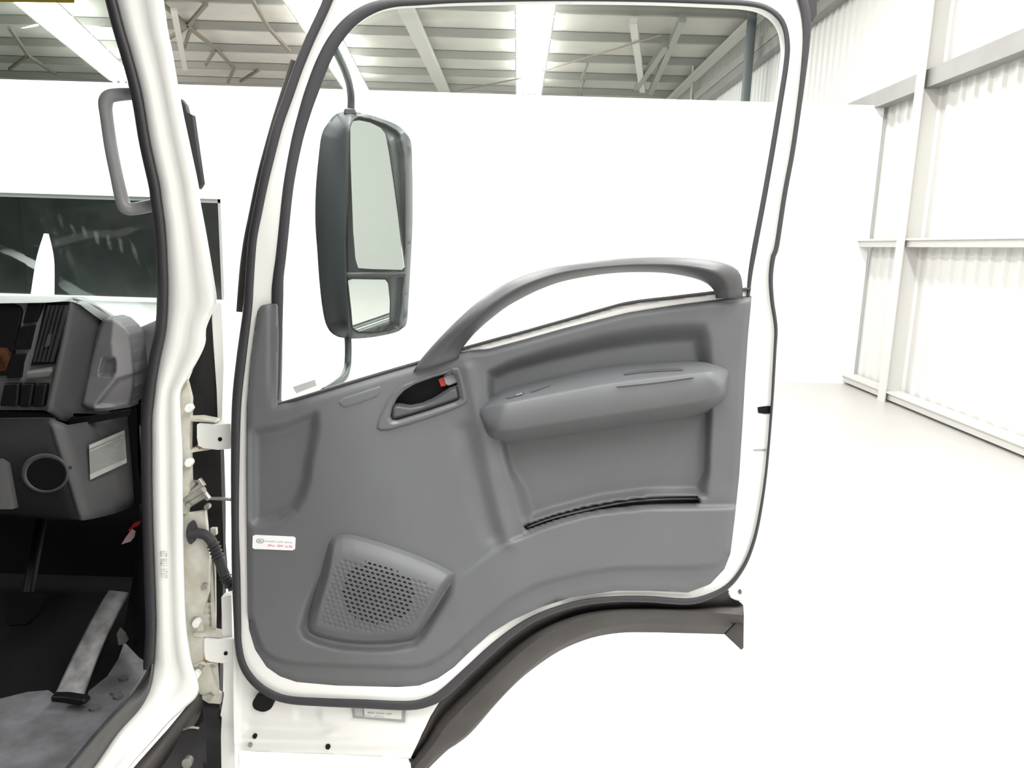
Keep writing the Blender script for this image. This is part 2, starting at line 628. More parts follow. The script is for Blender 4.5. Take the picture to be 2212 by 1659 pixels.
# roof steel
ys = [PZ(1106, v, CEIL - 0.15).y for v in (80, 125, 165)]
dyp = (ys[2] - ys[0]) / 2
for k in range(-3, 9):
    yy = ys[0] + dyp * k
    b_ = box('purlin', ((XW - 22) / 2, yy, CEIL - 0.10), (XW + 22, 0.10, 0.17), M_purlin, ceiling)
for px in (925,):
    x = PZ(px, 120, CEIL - 0.3).x
    bar('rafter', (x, 9, CEIL - 0.32), (x, WY1, CEIL - 0.32), 0.30, 0.16, M_rafter, ceiling)
for (a, b_) in (((540, -8), (580, 60)), ((580, 60), (625, 110)), ((346, 4), (405, 55)), ((405, 55), (446, 8)), ((405, 57), (362, 84)), ((405, 57), (466, 105)), ((466, 105), (444, 140)),
                ((466, 105), (506, 147)), ((506, 147), (492, 178)), ((412, 62), (398, 102)), ((520, 176), (560, 150)), ((20, 60), (60, 120)), ((60, 120), (20, 150)), ((60, 120), (120, 160))):
    bar('joist_web', tuple(PZ(*a, CEIL - 0.26)), tuple(PZ(*b_, CEIL - 0.26)), 0.07, 0.07, M_joist, ceiling)
for k in range(1, 9):
    y0_, y1_ = ys[0] + dyp * k, ys[0] + dyp * (k + 1)
    bar('sag_bar', (1.6 + 0.1 * k, y0_, CEIL - 0.22), (1.6 + 0.1 * k, y1_, CEIL - 0.22), 0.05, 0.05, M_purlin, ceiling)
for (a, b_, zz) in (((990, 196), (1130, 168), -0.5), ((1172, 153), (1430, 75), -0.5)):
    tube('brace_rod', [tuple(PZ(*a, CEIL + zz)), tuple(PZ(*b_, CEIL + zz))], M_joist, ceiling, r=0.02, segs=6, world_pts=True)
for (a, b_) in (((1405, 200), (1475, 40)), ((1375, 190), (1440, 95))):
    bar('knee_brace', tuple(PZ(*a, CEIL - 0.4)), tuple(PZ(*b_, CEIL - 0.4)), 0.14, 0.14, M_purlin, ceiling)
bar('conduit_pipe', tuple(PZ(375, 20, CEIL - 0.5)), tuple(PZ(400, 150, CEIL - 0.5)), 0.12, 0.05, M_rafter, ceiling)

bar('roof_post', tuple(PZ(1368, 45, CEIL - 0.4)), tuple(PZ(1388, 196, CEIL - 0.4)), 0.16, 0.12, M_rafter, ceiling)
# strip lights of the far half, hanging under the purlins
LZ = CEIL - 0.42
light_proto = None


def strip_light(x, y, ang, ln, label, w=0.62):
    global light_proto
    root = empty('ceiling_light', (x, y, LZ + 0.1))
    tag(root, label, 'light', 'strip lights under the roof')
    rt = Matrix.Rotation(ang, 3, 'Z')
    bm = bmesh.new()
    for (a, z) in (((-w / 2, -0.02), 0), ):
        pass
    sec = [(-w / 2, 0.0), (-w * 0.3, 0.10), (w * 0.3, 0.10), (w / 2, 0.0), (w * 0.46, 0.0), (w * 0.28, 0.085), (-w * 0.28, 0.085), (-w * 0.46, 0.0)]
    r0 = [bm.verts.new(Vector((x, y, LZ)) + rt @ Vector((a, -ln / 2, b))) for a, b in sec]
    r1 = [bm.verts.new(Vector((x, y, LZ)) + rt @ Vector((a, ln / 2, b))) for a, b in sec]
    for i in range(8):
        bm.faces.new((r0[i], r0[(i + 1) % 8], r1[(i + 1) % 8], r1[i]))
    bm.faces.new(r0); bm.faces.new(list(reversed(r1)))
    bmesh.ops.recalc_face_normals(bm, faces=bm.faces)
    me = bpy.data.meshes.new('reflector'); bm.to_mesh(me); bm.free()
    link('reflector', me, M_girt, root, False)
    for k in (-1.5, -0.5, 0.5, 1.5):
        a = Vector((x, y, LZ + 0.035)) + rt @ Vector((k * w * 0.215, -ln / 2 + 0.03, 0))
        b = Vector((x, y, LZ + 0.035)) + rt @ Vector((k * w * 0.215, ln / 2 - 0.03, 0))
        tube('lamp_tube', [tuple(a), tuple(b)], M_tube, root, r=w * 0.085, segs=8, world_pts=True)
    for s in (-1, 1):
        c = Vector((x, y, 0)) + rt @ Vector((0, s * ln * 0.35, 0))
        tube('hanger_rod', [(c.x, c.y, LZ + 0.09), (c.x, c.y, CEIL - 0.02)], M_purlin, root, r=0.012, segs=6, world_pts=True)


ORD = ('nearest', 'second', 'third', 'fourth', 'fifth', 'sixth', 'seventh', 'eighth')


def row(pa, pb, n, w, what):
    a, b = PZ(*pa, LZ + 0.03), PZ(*pb, LZ + 0.03)
    d = (b - a)
    ang = math.atan2(-d.x, d.y)
    ln = d.length / n
    for k in range(n):
        c = a + d * ((k + 0.5) / n)
        strip_light(c.x, c.y, ang, ln * 0.93, what.format(ORD[k]), w)


row((1160, -28), (1142, 206), 6, 0.80, 'blown-out white strip light, {} in the row behind the top of the door window')
row((640, -28), (772, 196), 6, 0.80, 'glaring strip light, {} in the row passing the mirror arm')
row((52, -18), (274, 176), 6, 0.95, 'bright strip light, {} in the slanting row seen through the windscreen')

# added glowing shape behind the dark pane, standing in for a bright spot
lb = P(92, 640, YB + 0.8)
glare_root = empty('glare_stand_in', (lb.x, lb.y, 0.022))
tag(glare_root, 'added white glow standing in for a bright spot in the dark office window, seen through the windscreen', 'glow')
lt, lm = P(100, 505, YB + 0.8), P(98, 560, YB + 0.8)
tube('glare_body', [(lt.x, lt.y, lt.z, 0.03), (lm.x, lm.y, lm.z, 0.11), (lb.x, lb.y, lb.z, 0.15), (lb.x - 0.03, lb.y, lb.z - 0.25, 0.17)], M_glow, glare_root, world_pts=True, segs=14)
tube('pole', [(lb.x, lb.y, 0.04), (lb.x, lb.y, lb.z - 0.2)], M_winfr, glare_root, r=0.02, world_pts=True)
tube('base', [(lb.x, lb.y, 0.022), (lb.x, lb.y, 0.05)], M_winfr, glare_root, r=0.16, segs=20, world_pts=True)

# ------------------------------------------------------------------ the truck
truck = empty('truck', (-0.95, 0.9, 0.0))
tag(truck, 'white cab-over truck with its grey-trimmed right-hand door swung wide open', 'truck')
YD = 1.40                                       # plane of the open door's inner face

# --- door shell: white inner frame with the window opening
SEAL = [(725, -40, 22), (700, 20, 22), (672, 80, 22), (645, 145, 22), (624, 205, 22), (601, 270, 22), (580, 350, 22), (568, 402, 21),
        (555, 465, 21), (546, 514, 20), (541, 570, 20), (538, 620, 20), (535, 668, 20), (521, 777, 22), (511, 878, 21), (508, 1018, 19),
        (508, 1140, 17), (510, 1239, 19), (513, 1340, 17), (515, 1391, 16), (525, 1437, 17), (550, 1474, 18), (585, 1499, 18), (626, 1512, 18),
        (700, 1517, 19), (778, 1520, 20), (880, 1524, 21), (927, 1515, 22), (960, 1496, 22), (1010, 1450, 20), (1060, 1404, 20), (1106, 1366, 17),
        (1150, 1338, 15), (1200, 1317, 14), (1260, 1301, 14), (1330, 1294, 13), (1400, 1294, 14), (1486, 1299, 14), (1535, 1287, 13), (1575, 1264, 11),
        (1605, 1226, 9), (1625, 1180, 8), (1640, 1120, 7), (1655, 1020, 6), (1667, 880, 6), (1674, 760, 7), (1676, 706, 8), (1668, 650, 9), (1665, 600, 10),
        (1670, 555, 11), (1678, 531, 11), (1695, 420, 11), (1713, 322, 11), (1731, 193, 12), (1741, 100, 16), (1742, 50, 20), (1736, 10, 22), (1720, -40, 22)]
CHAN = [(599, 862, 8), (600, 800, 14), (599, 650, 26), (601, 600, 24), (606, 560, 23), (611, 514, 23), (623, 402, 23), (640, 310, 25), (656, 250, 27),
        (672, 200, 30), (697, 135, 31), (726, 82, 31), (762, 42, 29), (804, 17, 26), (850, 6, 20), (905, 3, 18), (1000, -1, 15), (1200, -4, 14), (1400, -2, 14), (1560, 4, 13),
        (1620, 8, 13), (1656, 17, 13), (1682, 36, 13), (1696, 62, 12), (1701, 100, 12), (1698, 140, 12), (1690, 193, 12), (1669, 322, 12), (1650, 430, 12), (1631, 531, 12),
        (1621, 590, 10), (1616, 640, 8)]
BELT = [(590, 878), (640, 863), (695, 846), (760, 826), (830, 805), (895, 786), (950, 769), (999, 754), (1060, 737), (1130, 718), (1201, 698), (1296, 671), (1360, 655), (1450, 644), (1543, 633), (1622, 624)]
TRIM = [(564, 660), (580, 656), (598, 657), (600, 720), (599, 800), (597, 876), (640, 864), (695, 847), (760, 827), (830, 806), (895, 787), (950, 770), (985, 763), (1000, 762), (1060, 749), (1130, 732), (1201, 713), (1296, 690), (1360, 675), (1450, 660),
        (1540, 646), (1600, 636), (1624, 630), (1622, 660), (1616, 721), (1610, 810), (1605, 900), (1597, 1026), (1587, 1121), (1578, 1195), (1565, 1229), (1534, 1262), (1486, 1280), (1400, 1276), (1330, 1276), (1233, 1291),
        (1170, 1311), (1106, 1340), (1060, 1368), (1020, 1403), (981, 1441), (945, 1466), (905, 1481), (860, 1484), (728, 1481), (640, 1473), (605, 1461), (576, 1441), (551, 1403), (538, 1360), (535, 1320), (534, 1239), (532, 1018), (533, 878), (541, 777), (549, 720), (556, 672)]
sealc = cr([(a, b) for a, b, _ in SEAL], 260)
chanc = cr([(a, b) for a, b, _ in CHAN], 200)
shell_out = [tuple(p) for p in sealc]
hole_px = [tuple(p) for p in chanc] + [(p[0], p[1] + 3) for p in reversed(BELT)]
hole_arr = np.array(hole_px)
door = panel('door', shell_out, YD - 0.004, lambda x, y: 0.0 * x, 6.0, M_white, truck, skirt=0.035,
             cut=lambda x, y: np.maximum(-sd(x, y, hole_arr), -sd(x, y, TRIM) - 10))
# door outer skin below the seal
SKIN = [(502, 1380), (503, 1500), (504, 1560), (506, 1620), (560, 1624), (640, 1627), (720, 1630), (780, 1633), (850, 1636), (886, 1640), (905, 1600), (925, 1555), (950, 1515), (975, 1470), (900, 1480), (700, 1480), (560, 1440), (525, 1390)]


def h_skin(x, y):
    d = sd(x, y, [(530, 1556), (690, 1560), (730, 1575), (690, 1588), (530, 1582)])
    h = -0.008 * ss(-d, -6, 10)
    h += 0.006 * (1 - ss(np.abs(y - 1603 - (x - 600) * 0.02), 4, 14))
    h += -0.006 * ss(-sd(x, y, [(640, 1530), (690, 1530), (690, 1556), (640, 1556)]), -8, 8)
    h += 0.012 * (1 - ss(x, 503, 522))
    return h


skin = panel('door_skin', SKIN, YD + 0.035, h_skin, 5.0, M_white, door, skirt=0.02)
plate('hinge_flange', [(478, 1290), (500, 1285), (503, 1500), (508, 1660), (512, 1720), (474, 1720), (474, 1660), (479, 1550), (476, 1545), (484, 1500), (481, 1400)], YD + 0.055, M_white, truck, 0.02, bev=0.004)
for i, (px, py, r) in enumerate(((550, 1591, 5), (708, 1614, 5.5), (540, 1610, 5))):
    disc('screw_hole', px, py, YD + 0.026, r, M_black if i < 2 else M_steel, door, depth=0.004, seg=12)
plate('drain_plug', [(545, 1520), (549, 1510), (560, 1503), (575, 1503), (587, 1511), (590, 1522), (584, 1532), (570, 1538), (555, 1535), (547, 1529)], YD + 0.016, M_black, door, 0.02, bev=0.004, curve=28)
lab = plate('warning_label', [(758, 1522), (876, 1528), (875, 1561), (762, 1551)], YD + 0.020, M_ink_l, door, 0.003)
plate('label_field', [(786, 1527), (868, 1531), (867, 1554), (788, 1548)], YD + 0.0185, mat('label_white', (0.66, 0.66, 0.63), 0.5), door, 0.002)
plate('label_band', [(765, 1524), (783, 1525), (783, 1547), (768, 1546)], YD + 0.0185, mat('label_grey', (0.42, 0.42, 0.43), 0.5), door, 0.002)


def lettering(name, x0, y0, x1, y1, h, Y, m, parent, words, seed=1):
    """a line of small print: short strokes between two pixel points"""
    rnd = random.Random(seed)
    bm = bmesh.new()
    L = math.hypot(x1 - x0, y1 - y0)
    ux, uy = (x1 - x0) / L, (y1 - y0) / L
    t = 0.0
    tot = sum(words) + len(words) - 1
    cw = L / tot
    for w in words:
        for c in range(w):
            for (a, b, c0, d0) in rnd.choice((((0.05, 0.25, 0, 1), (0.25, 0.8, 0, 0.22), (0.25, 0.7, 0.42, 0.6)), ((0.05, 0.27, 0, 1), (0.55, 0.8, 0, 1), (0.2, 0.6, 0.4, 0.6)), ((0.3, 0.55, 0, 1), (0.05, 0.85, 0, 0.22)), ((0.05, 0.27, 0, 1), (0.27, 0.8, 0.78, 1)), ((0.05, 0.85, 0, 0.2), (0.05, 0.85, 0.8, 1), (0.05, 0.28, 0.1, 0.9)))):
                q = [(t + a * cw, c0 * h), (t + b * cw, c0 * h), (t + b * cw, d0 * h), (t + a * cw, d0 * h)]
                vs = [bm.verts.new(P(x0 + ux * s - uy * k, y0 + uy * s + ux * k, Y)) for s, k in q]
                bm.faces.new(vs)
            t += cw
        t += cw
    bmesh.ops.recalc_face_normals(bm, faces=bm.faces)
    me = bpy.data.meshes.new(name)
    bm.to_mesh(me); bm.free()
    o = link(name, me, m, parent, False)
    o['kind'] = 'stuff'
    return o


lettering('print_line', 794, 1538, 846, 1541, 3, YD + 0.0182, M_ink, door, (5, 6, 4), 3)
lettering('print_line', 790, 1544, 830, 1547, 3, YD + 0.0182, M_ink_l, door, (4, 7), 4)

# --- moulded trim panel
LEDGE = [(540, 1340), (558, 1396), (575, 1416), (601, 1431), (635, 1438), (677, 1440), (778, 1444), (860, 1446), (905, 1444), (943, 1431), (975, 1409), (1006, 1381), (1060, 1335), (1110, 1296), (1170, 1266), (1265, 1242), (1344, 1232), (1420, 1231), (1486, 1231), (1550, 1224), (1574, 1200)]
led = cr(LEDGE, 90)
MAIN = [tuple(p) for p in led] + [(1640, 1190), (1640, 600), (900, 640), (520, 600), (500, 1330)]
LREC = [(556, 918), (600, 912), (640, 896), (677, 882), (693, 886), (695, 920), (690, 954), (679, 1005), (675, 1040), (664, 1076), (645, 1108), (609, 1134), (575, 1141), (530, 1143), (500, 1143), (500, 918)]
RREC = [(1046, 800), (1100, 772), (1180, 745), (1300, 713), (1400, 697), (1480, 690), (1528, 690), (1542, 730), (1543, 800), (1540, 900), (1536, 1000), (1534, 1078), (1515, 1084), (1400, 1086), (1300, 1100), (1200, 1126), (1140, 1146), (1120, 1120), (1102, 1050), (1085, 985), (1068, 910), (1052, 860)]
RIDGE = [(1012, 800), (1030, 880), (1050, 960), (1068, 1050), (1085, 1120), (1098, 1165)]
VALL = [(1000, 930), (1018, 1000), (1036, 1070), (1052, 1130), (1064, 1155)]
PRIM = [(1060, 1190), (1098, 1168), (1150, 1146), (1200, 1128), (1250, 1114), (1300, 1104), (1400, 1094), (1500, 1092), (1572, 1091)]
POCK = [tuple(p) for p in cr(PRIM, 50)] + [(1640, 1091), (1640, 1250), (1574, 1200)] + [tuple(p) for p in led[::-1][:60]]
POCK = [tuple(p) for p in cr(PRIM, 50)] + [(1640, 1091), (1640, 1300), (1200, 1300), (1010, 1420), (930, 1320), (990, 1245)]
SLOT = [(1130, 1136), (1200, 1112), (1260, 1096), (1330, 1083), (1400, 1075), (1505, 1072), (1514, 1086), (1500, 1090), (1400, 1091), (1300, 1101), (1250, 1110), (1200, 1124), (1150, 1141), (1136, 1146)]
SPK = [(712, 1156), (722, 1148), (736, 1145), (760, 1145), (795, 1153), (829, 1164), (898, 1188), (940, 1206), (966, 1219), (985, 1231), (989, 1240), (984, 1251), (966, 1273), (949, 1300), (932, 1328), (908, 1365), (898, 1376), (885, 1382), (846, 1388), (795, 1390), (760, 1388), (726, 1383), (690, 1374), (672, 1366), (665, 1352), (671, 1319), (692, 1242), (705, 1173)]
SPKG = [(705, 1150), (990, 1240), (978, 1290), (920, 1384), (900, 1404), (846, 1413), (795, 1414), (726, 1408), (680, 1396), (652, 1382), (640, 1357), (654, 1310), (688, 1220)]
belt_l = cr(BELT, 80)


def h_trim(x, y):
    h = 0.0075 + 0.0105 * ss(-sd(x, y, MAIN), 0, 9)
    h -= 0.003 * (1 - ss(-sd(x, y, TRIM), 0, 12))
    db = sd(x, y, belt_l, closed=False)
    right = ss(x, 1000, 1060)
    h -= (0.005 + 0.015 * right) * (1 - ss(db, 2, 20 + 10 * right)) * ss(x, 600, 640)
    h -= 0.018 * ss(-sd(x, y, LREC), 0, 26) * ss(x, 532, 560)
    dr = -sd(x, y, RREC)
    soft = 18 + 34 * (1 - ss(y, 720, 860)) + 20 * ss(y, 1010, 1060)
    h -= 0.030 * ss(dr, 0, 1.0 * soft)
    h += 0.008 * np.exp(-(sd(x, y, RIDGE, closed=False) / 17) ** 2)
    h -= 0.009 * np.exp(-(sd(x, y, VALL, closed=False) / 20) ** 2)
    h += 0.016 * ss(-sd(x, y, POCK), 0, 9) * ss(x, 960, 1130) * ss(y, 1000, 1090)
    h -= 0.055 * ss(-sd(x, y, SLOT), -1, 5)
    h -= 0.022 * ss(-sd(x, y, SPKG), 0, 20) * ss(y, 1200, 1340)
    h -= 0.003 * ss(-x, -600, -585) * (1 - ss(y, 800, 890)) * ss(x, 575, 585)
    return h


CUP = [(846, 880), (856, 860), (872, 843), (895, 829), (936, 814), (972, 804), (982, 807), (988, 825), (995, 862), (985, 869), (925, 889), (860, 909), (847, 911), (841, 902)]
trim = panel('trim_panel', TRIM, YD, h_trim, 4.5, M_trim, door, skirt=0.03, cut=lambda x, y: np.maximum(-sd(x, y, CUP) - 1, -sd(x, y, SPK) - 16))
disc('trim_screw', 561, 686, YD + 0.004, 5, M_trim_dk, door, depth=0.006, seg=12)

# pocket rim tabs and slot liner
loft('pocket_liner', [[(1134, 1134, YD + 0.012), (1200, 1111, YD + 0.012), (1330, 1082, YD + 0.012), (1420, 1073, YD + 0.012), (1512, 1071, YD + 0.012)],
                      [(1138, 1139, YD - 0.002), (1204, 1116, YD - 0.002), (1334, 1087, YD - 0.002), (1422, 1078, YD - 0.002), (1510, 1076, YD - 0.002)]], M_trim_dk, door, n=40, thick=0.003)

# armrest
ab = cr([(1027, 882), (1060, 858), (1091, 843), (1140, 830), (1189, 819), (1296, 796), (1391, 785), (1499, 781), (1546, 785), (1577, 797)], 60)
af = cr([(1028, 885), (1050, 882), (1075, 876), (1150, 861), (1233, 845), (1328, 828), (1420, 816), (1518, 805), (1550, 801), (1577, 799)], 60)
al = cr([(1030, 888), (1040, 915), (1047, 938), (1062, 953), (1107, 956), (1233, 938), (1391, 915), (1500, 898), (1545, 884), (1570, 862), (1577, 800)], 60)
prot = [min(1.0, k / 7.0, (59 - k) / 5.0) ** 0.6 for k in range(60)]
rails = []
for (wa, wf, wl, dp) in ((1, 0, 0, -0.004), (0.97, 0.03, 0, 0.008), (0.1, 0.9, 0, 0.074), (0.02, 0.98, 0, 0.080), (0, 0.97, 0.03, 0.0825), (0, 0.62, 0.38, 0.084), (0, 0.36, 0.64, 0.081), (0, 0.29, 0.71, 0.074), (0, 0.2, 0.8, 0.055), (0, 0.08, 0.92, 0.022), (0, 0, 1, 0.0)):
    rails.append([((ab[k] * wa + af[k] * wf + al[k] * wl)[0], (ab[k] * wa + af[k] * wf + al[k] * wl)[1], YD - dp * (prot[k] if dp > 0 else 1)) for k in range(60)])
loft('armrest', rails, M_trim, door, line=True)


def onarm(px, py, lift=0.008):
    yb = np.interp(px, ab[:, 0], ab[:, 1]); yf = np.interp(px, af[:, 0], af[:, 1])
    t = min(max((py - yb) / max(yf - yb, 1e-3), 0), 1)
    return (px, py, YD - 0.078 * t - lift)


for nm, pts, m in (('window_switch', [(1093, 858), (1128, 846), (1133, 849), (1099, 861)], M_bezel),
                   ('window_switch', [(1144, 846), (1182, 833), (1189, 833), (1150, 847)], M_bezel),
                   ('pull_slot', [(1347, 807), (1380, 801), (1430, 797), (1472, 796), (1476, 800), (1430, 802), (1380, 806), (1350, 810)], M_trim_dk)):
    plate(nm, [onarm(*p) for p in pts], YD, m, door, 0.003)
plate('switch_rocker', [onarm(1114, 853, 0.011), onarm(1127, 848, 0.011), onarm(1129, 851, 0.011), onarm(1116, 855, 0.011)], YD, M_handle, door, 0.003)
loft('pull_lip', [[(1330, 832, YD - 0.080), (1420, 822, YD - 0.080), (1500, 812, YD - 0.080)], [(1334, 835, YD - 0.086), (1420, 826, YD - 0.086), (1498, 815, YD - 0.086)], [(1336, 838, YD - 0.078), (1420, 829, YD - 0.078), (1496, 818, YD - 0.078)]], M_trim, door, n=20)

# arched grab handle
gt = [(892, 805), (906, 780), (944, 736), (995, 684), (1043, 643), (1106, 605), (1201, 574), (1296, 562), (1391, 556), (1486, 557), (1555, 566), (1592, 582), (1603, 608), (1604, 644)]
gl = [(990, 774), (1001, 750), (1030, 716), (1068, 683), (1106, 656), (1170, 624), (1233, 604), (1328, 590), (1423, 589), (1486, 598), (1522, 610), (1540, 625), (1545, 636), (1546, 645)]
gt, gl = cr(gt, 70), cr(gl, 70)
pr = [min(1.0, k / 16.0, (69 - k) / 7.0) for k in range(70)]
rails = []
for (wt, dp, fix) in ((1.0, 0.014, 0), (0.95, 0.034, 0), (0.82, 0.050, 0), (0.6, 0.064, 0), (0.52, 0.066, 0), (0.45, 0.063, 0), (0.2, 0.040, 0), (0.04, 0.022, 0), (0.0, 0.012, 0), (0.3, 0.004, 0), (0.7, 0.004, 0)):
    rails.append([(*(gt[k] * wt + gl[k] * (1 - wt)), YD - 0.017 - dp * (0.25 + 0.75 * ss(np.array(pr[k]), 0, 1))) for k in range(70)])
loft('grab_handle', rails, M_trim_dk, door, line=True, close=True)

# small blanking cap
def h_cap(x, y):
    return 0.008 * ss(-sd(x, y, CAP), 0, 9)


CAP = [(727, 864), (740, 853), (775, 842), (815, 829), (826, 827), (829, 836), (826, 852), (818, 862), (790, 873), (760, 883), (743, 887), (732, 882), (726, 873)]
panel('blanking_cap', CAP, YD - 0.012, h_cap, 2.5, M_trim, door, skirt=0.012)

# inner door handle: bezel, cup, lever, lock knob
BEZ = [(809, 927), (813, 908), (821, 888), (832, 866), (846, 846), (868, 829), (900, 816), (936, 804), (975, 791), (990, 788), (999, 796), (1006, 825), (1012, 852), (1015, 865), (1009, 875), (985, 886), (936, 904), (880, 922), (840, 933), (820, 934)]


def h_bez(x, y):
    return 0.010 * ss(-sd(x, y, BEZ), 0, 7) - 0.004 * ss(-sd(x, y, CUP), -7, 0)


panel('handle_bezel', BEZ, YD - 0.013, h_bez, 2.5, M_bezel, door, skirt=0.015, cut=lambda x, y: -sd(x, y, CUP))
plate('handle_cup', [(a, b) for a, b in CUP], YD + 0.010, M_black, door, 0.004)
LEV = [(845, 880), (852, 873), (862, 872), (885, 876), (912, 871), (935, 861), (956, 848), (971, 838), (988, 832), (993, 848), (995, 862), (970, 872), (930, 885), (890, 898), (852, 908), (844, 903)]
panel('handle_lever', LEV, YD - 0.008, lambda x, y: 0.014 * ss(-sd(x, y, LEV), 0, 8), 2.5, M_trim_dk, door, skirt=0.008)
plate('lock_knob', [(957, 814), (975, 806), (982, 809), (988, 827), (969, 834), (962, 831)], YD - 0.006, M_handle, door, 0.012, bev=0.002)
plate('lock_flag', [(947, 820), (957, 815), (963, 833), (953, 835)], YD - 0.003, M_red, door, 0.008)

# speaker grille with real perforations over a dark cone
SPK_C = (817, 1281)
top_l = [(700, 1166), (736, 1145), (829, 1164), (898, 1188), (966, 1219), (995, 1240)]


def lat(x, y):
    """hole lattice: returns distance field of the holes (negative inside)"""
    s, ps, pr_ = 0.285, 11.6, 9.6
    v = (y - SPK_C[1] - (x - SPK_C[0]) * s) / pr_
    k = np.round(v)
    u = (x - SPK_C[0] + k * 2.6) / ps + 0.5 * (k % 2)
    i = np.round(u)
    dx = (u - i) * ps
    dy = (v - k) * pr_ + dx * 0.12
    cxh = x - dx
    cyh = y - (v - k) * pr_
    e = np.sqrt((dx / 1.28) ** 2 + (dy) ** 2) - 3.2
    inside = ((cxh - SPK_C[0]) / 79) ** 2 + ((cyh - SPK_C[1]) / 67) ** 2 < 1
    field = (sd(cxh, cyh, SPK) < -26) & (sd(cxh, cyh, top_l, closed=False) > 58)
    return e, inside, field


def cut_holes(x, y):
    e, ins, f = lat(x, y)
    return np.where(ins & f, -e, -50.0)


def h_spk(x, y):
    d = (y - np.interp(x, [640, 690, 715, 740, 765, 829, 898, 940, 966, 1000], [1170, 1160, 1150, 1145, 1146, 1164, 1188, 1206, 1218, 1240])) * 0.95
    dn = -sd(x, y, SPK)
    h = 0.037 * np.sin(0.5 * np.pi * np.clip(d / 66.0, 0, 1)) ** 0.85 * (1 - ss(d, 60, 250))
    h = h * (0.25 + 0.75 * ss(dn, 0, 20)) + 0.004 * ss(dn, 0, 7) - 0.010 * ss(d, 60, 200)
    e, ins, f = lat(x, y)
    h = h - np.where(f & ~ins, 0.0016 * ss(-e, -1.2, 0.8), 0)
    return h


panel('speaker_grille', SPK, YD - 0.008, h_spk, 1.6, M_trim, door, skirt=0.02, cut=cut_holes)
disc('speaker_cone', SPK_C[0], SPK_C[1], YD + 0.014, 84, M_black, door, depth=0.004, seg=32)

# dealer sticker on the trim
plate('sticker', [(546, 1158), (551, 1156), (634, 1160), (638, 1163), (637, 1186), (632, 1189), (549, 1186), (545, 1183)], YD - 0.020, M_paper, door, 0.003)
emb = [(562 + 9 * math.cos(t), 1168.5 + 5 * math.sin(t)) for t in (2 * math.pi * i / 20 for i in range(20))]
loft('sticker_emblem', [[(*p, YD - 0.0204) for p in emb + emb[:1]], [(562 + (p[0] - 562) * 0.8, 1168.5 + (p[1] - 1168.5) * 0.72, YD - 0.0204) for p in emb + emb[:1]]], M_ink_l, door, line=True, smooth=False)
lettering('print_line', 558, 1167, 567, 1167.4, 3.5, YD - 0.0204, M_ink, door, (3,), 8)
lettering('print_line', 573, 1168, 632, 1171, 2.6, YD - 0.0204, M_ink_l, door, (8, 5, 6), 9)
lettering('print_line', 579, 1176, 632, 1179, 4.2, YD - 0.0204, M_redink, door, (4, 3, 4), 10)

# seals, glass
band('weatherstrip', SEAL, YD - 0.006, M_rubber, door, n=300, bulge=0.009, back=0.02)
band('drip_moulding', [(634, 130, 13), (610, 205, 12), (590, 270, 12), (568, 350, 12), (556, 402, 13), (543, 465, 13), (533, 514, 13), (526, 570, 15), (522, 620, 16), (517, 674, 14)], YD + 0.03, M_arch, door, n=60, bulge=0.010, back=0.02)
band('glass_channel', CHAN, YD - 0.003, M_rubber, door, n=220, bulge=0.006, back=0.02)
band('belt_seal', [(a, b, 5.5) for a, b in BELT], YD - 0.010, M_rubber, door, n=90, bulge=0.003, back=0.01)
band('belt_chrome', [(a + 1, b - 4, 2.5) for a, b in BELT], YD - 0.006, M_steel, door, n=90, bulge=0.002, back=0.006)
gp = [tuple(p) for p in chanc] + [(p[0], p[1] + 10) for p in reversed(BELT)]
plate('window_glass', gp, YD + 0.034, M_gdoor, door, 0.004)
plate('corner_gusset', [(592, 855), (597, 842), (602, 862), (610, 872), (600, 877), (592, 879)], YD + 0.012, M_black2, door, 0.008)
plate('roof_seal_block', [(1690, -40), (1712, 0), (1730, 22), (1744, 55), (1757, 45), (1765, 30), (1766, -40)], YD + 0.02, M_rubber, door, 0.04, bev=0.004)
plate('latch_slot', [(1637, 880), (1650, 878), (1664, 877), (1664, 893), (1652, 894), (1638, 892)], YD - 0.006, M_black, door, 0.006)
plate('latch_notch', [(1628, 971), (1655, 970), (1655, 973), (1628, 974)], YD - 0.006, M_ink_l, door, 0.003)
plate('door_corner_bracket', [(1570, 1276), (1600, 1240), (1625, 1252), (1640, 1262), (1622, 1285), (1612, 1303), (1590, 1298), (1578, 1292)], YD + 0.05, M_white, door, 0.015, bev=0.003)
disc('screw_hole', 1599, 1279, YD + 0.047, 5, M_ink, door, depth=0.004, seg=10, rx=0.7)

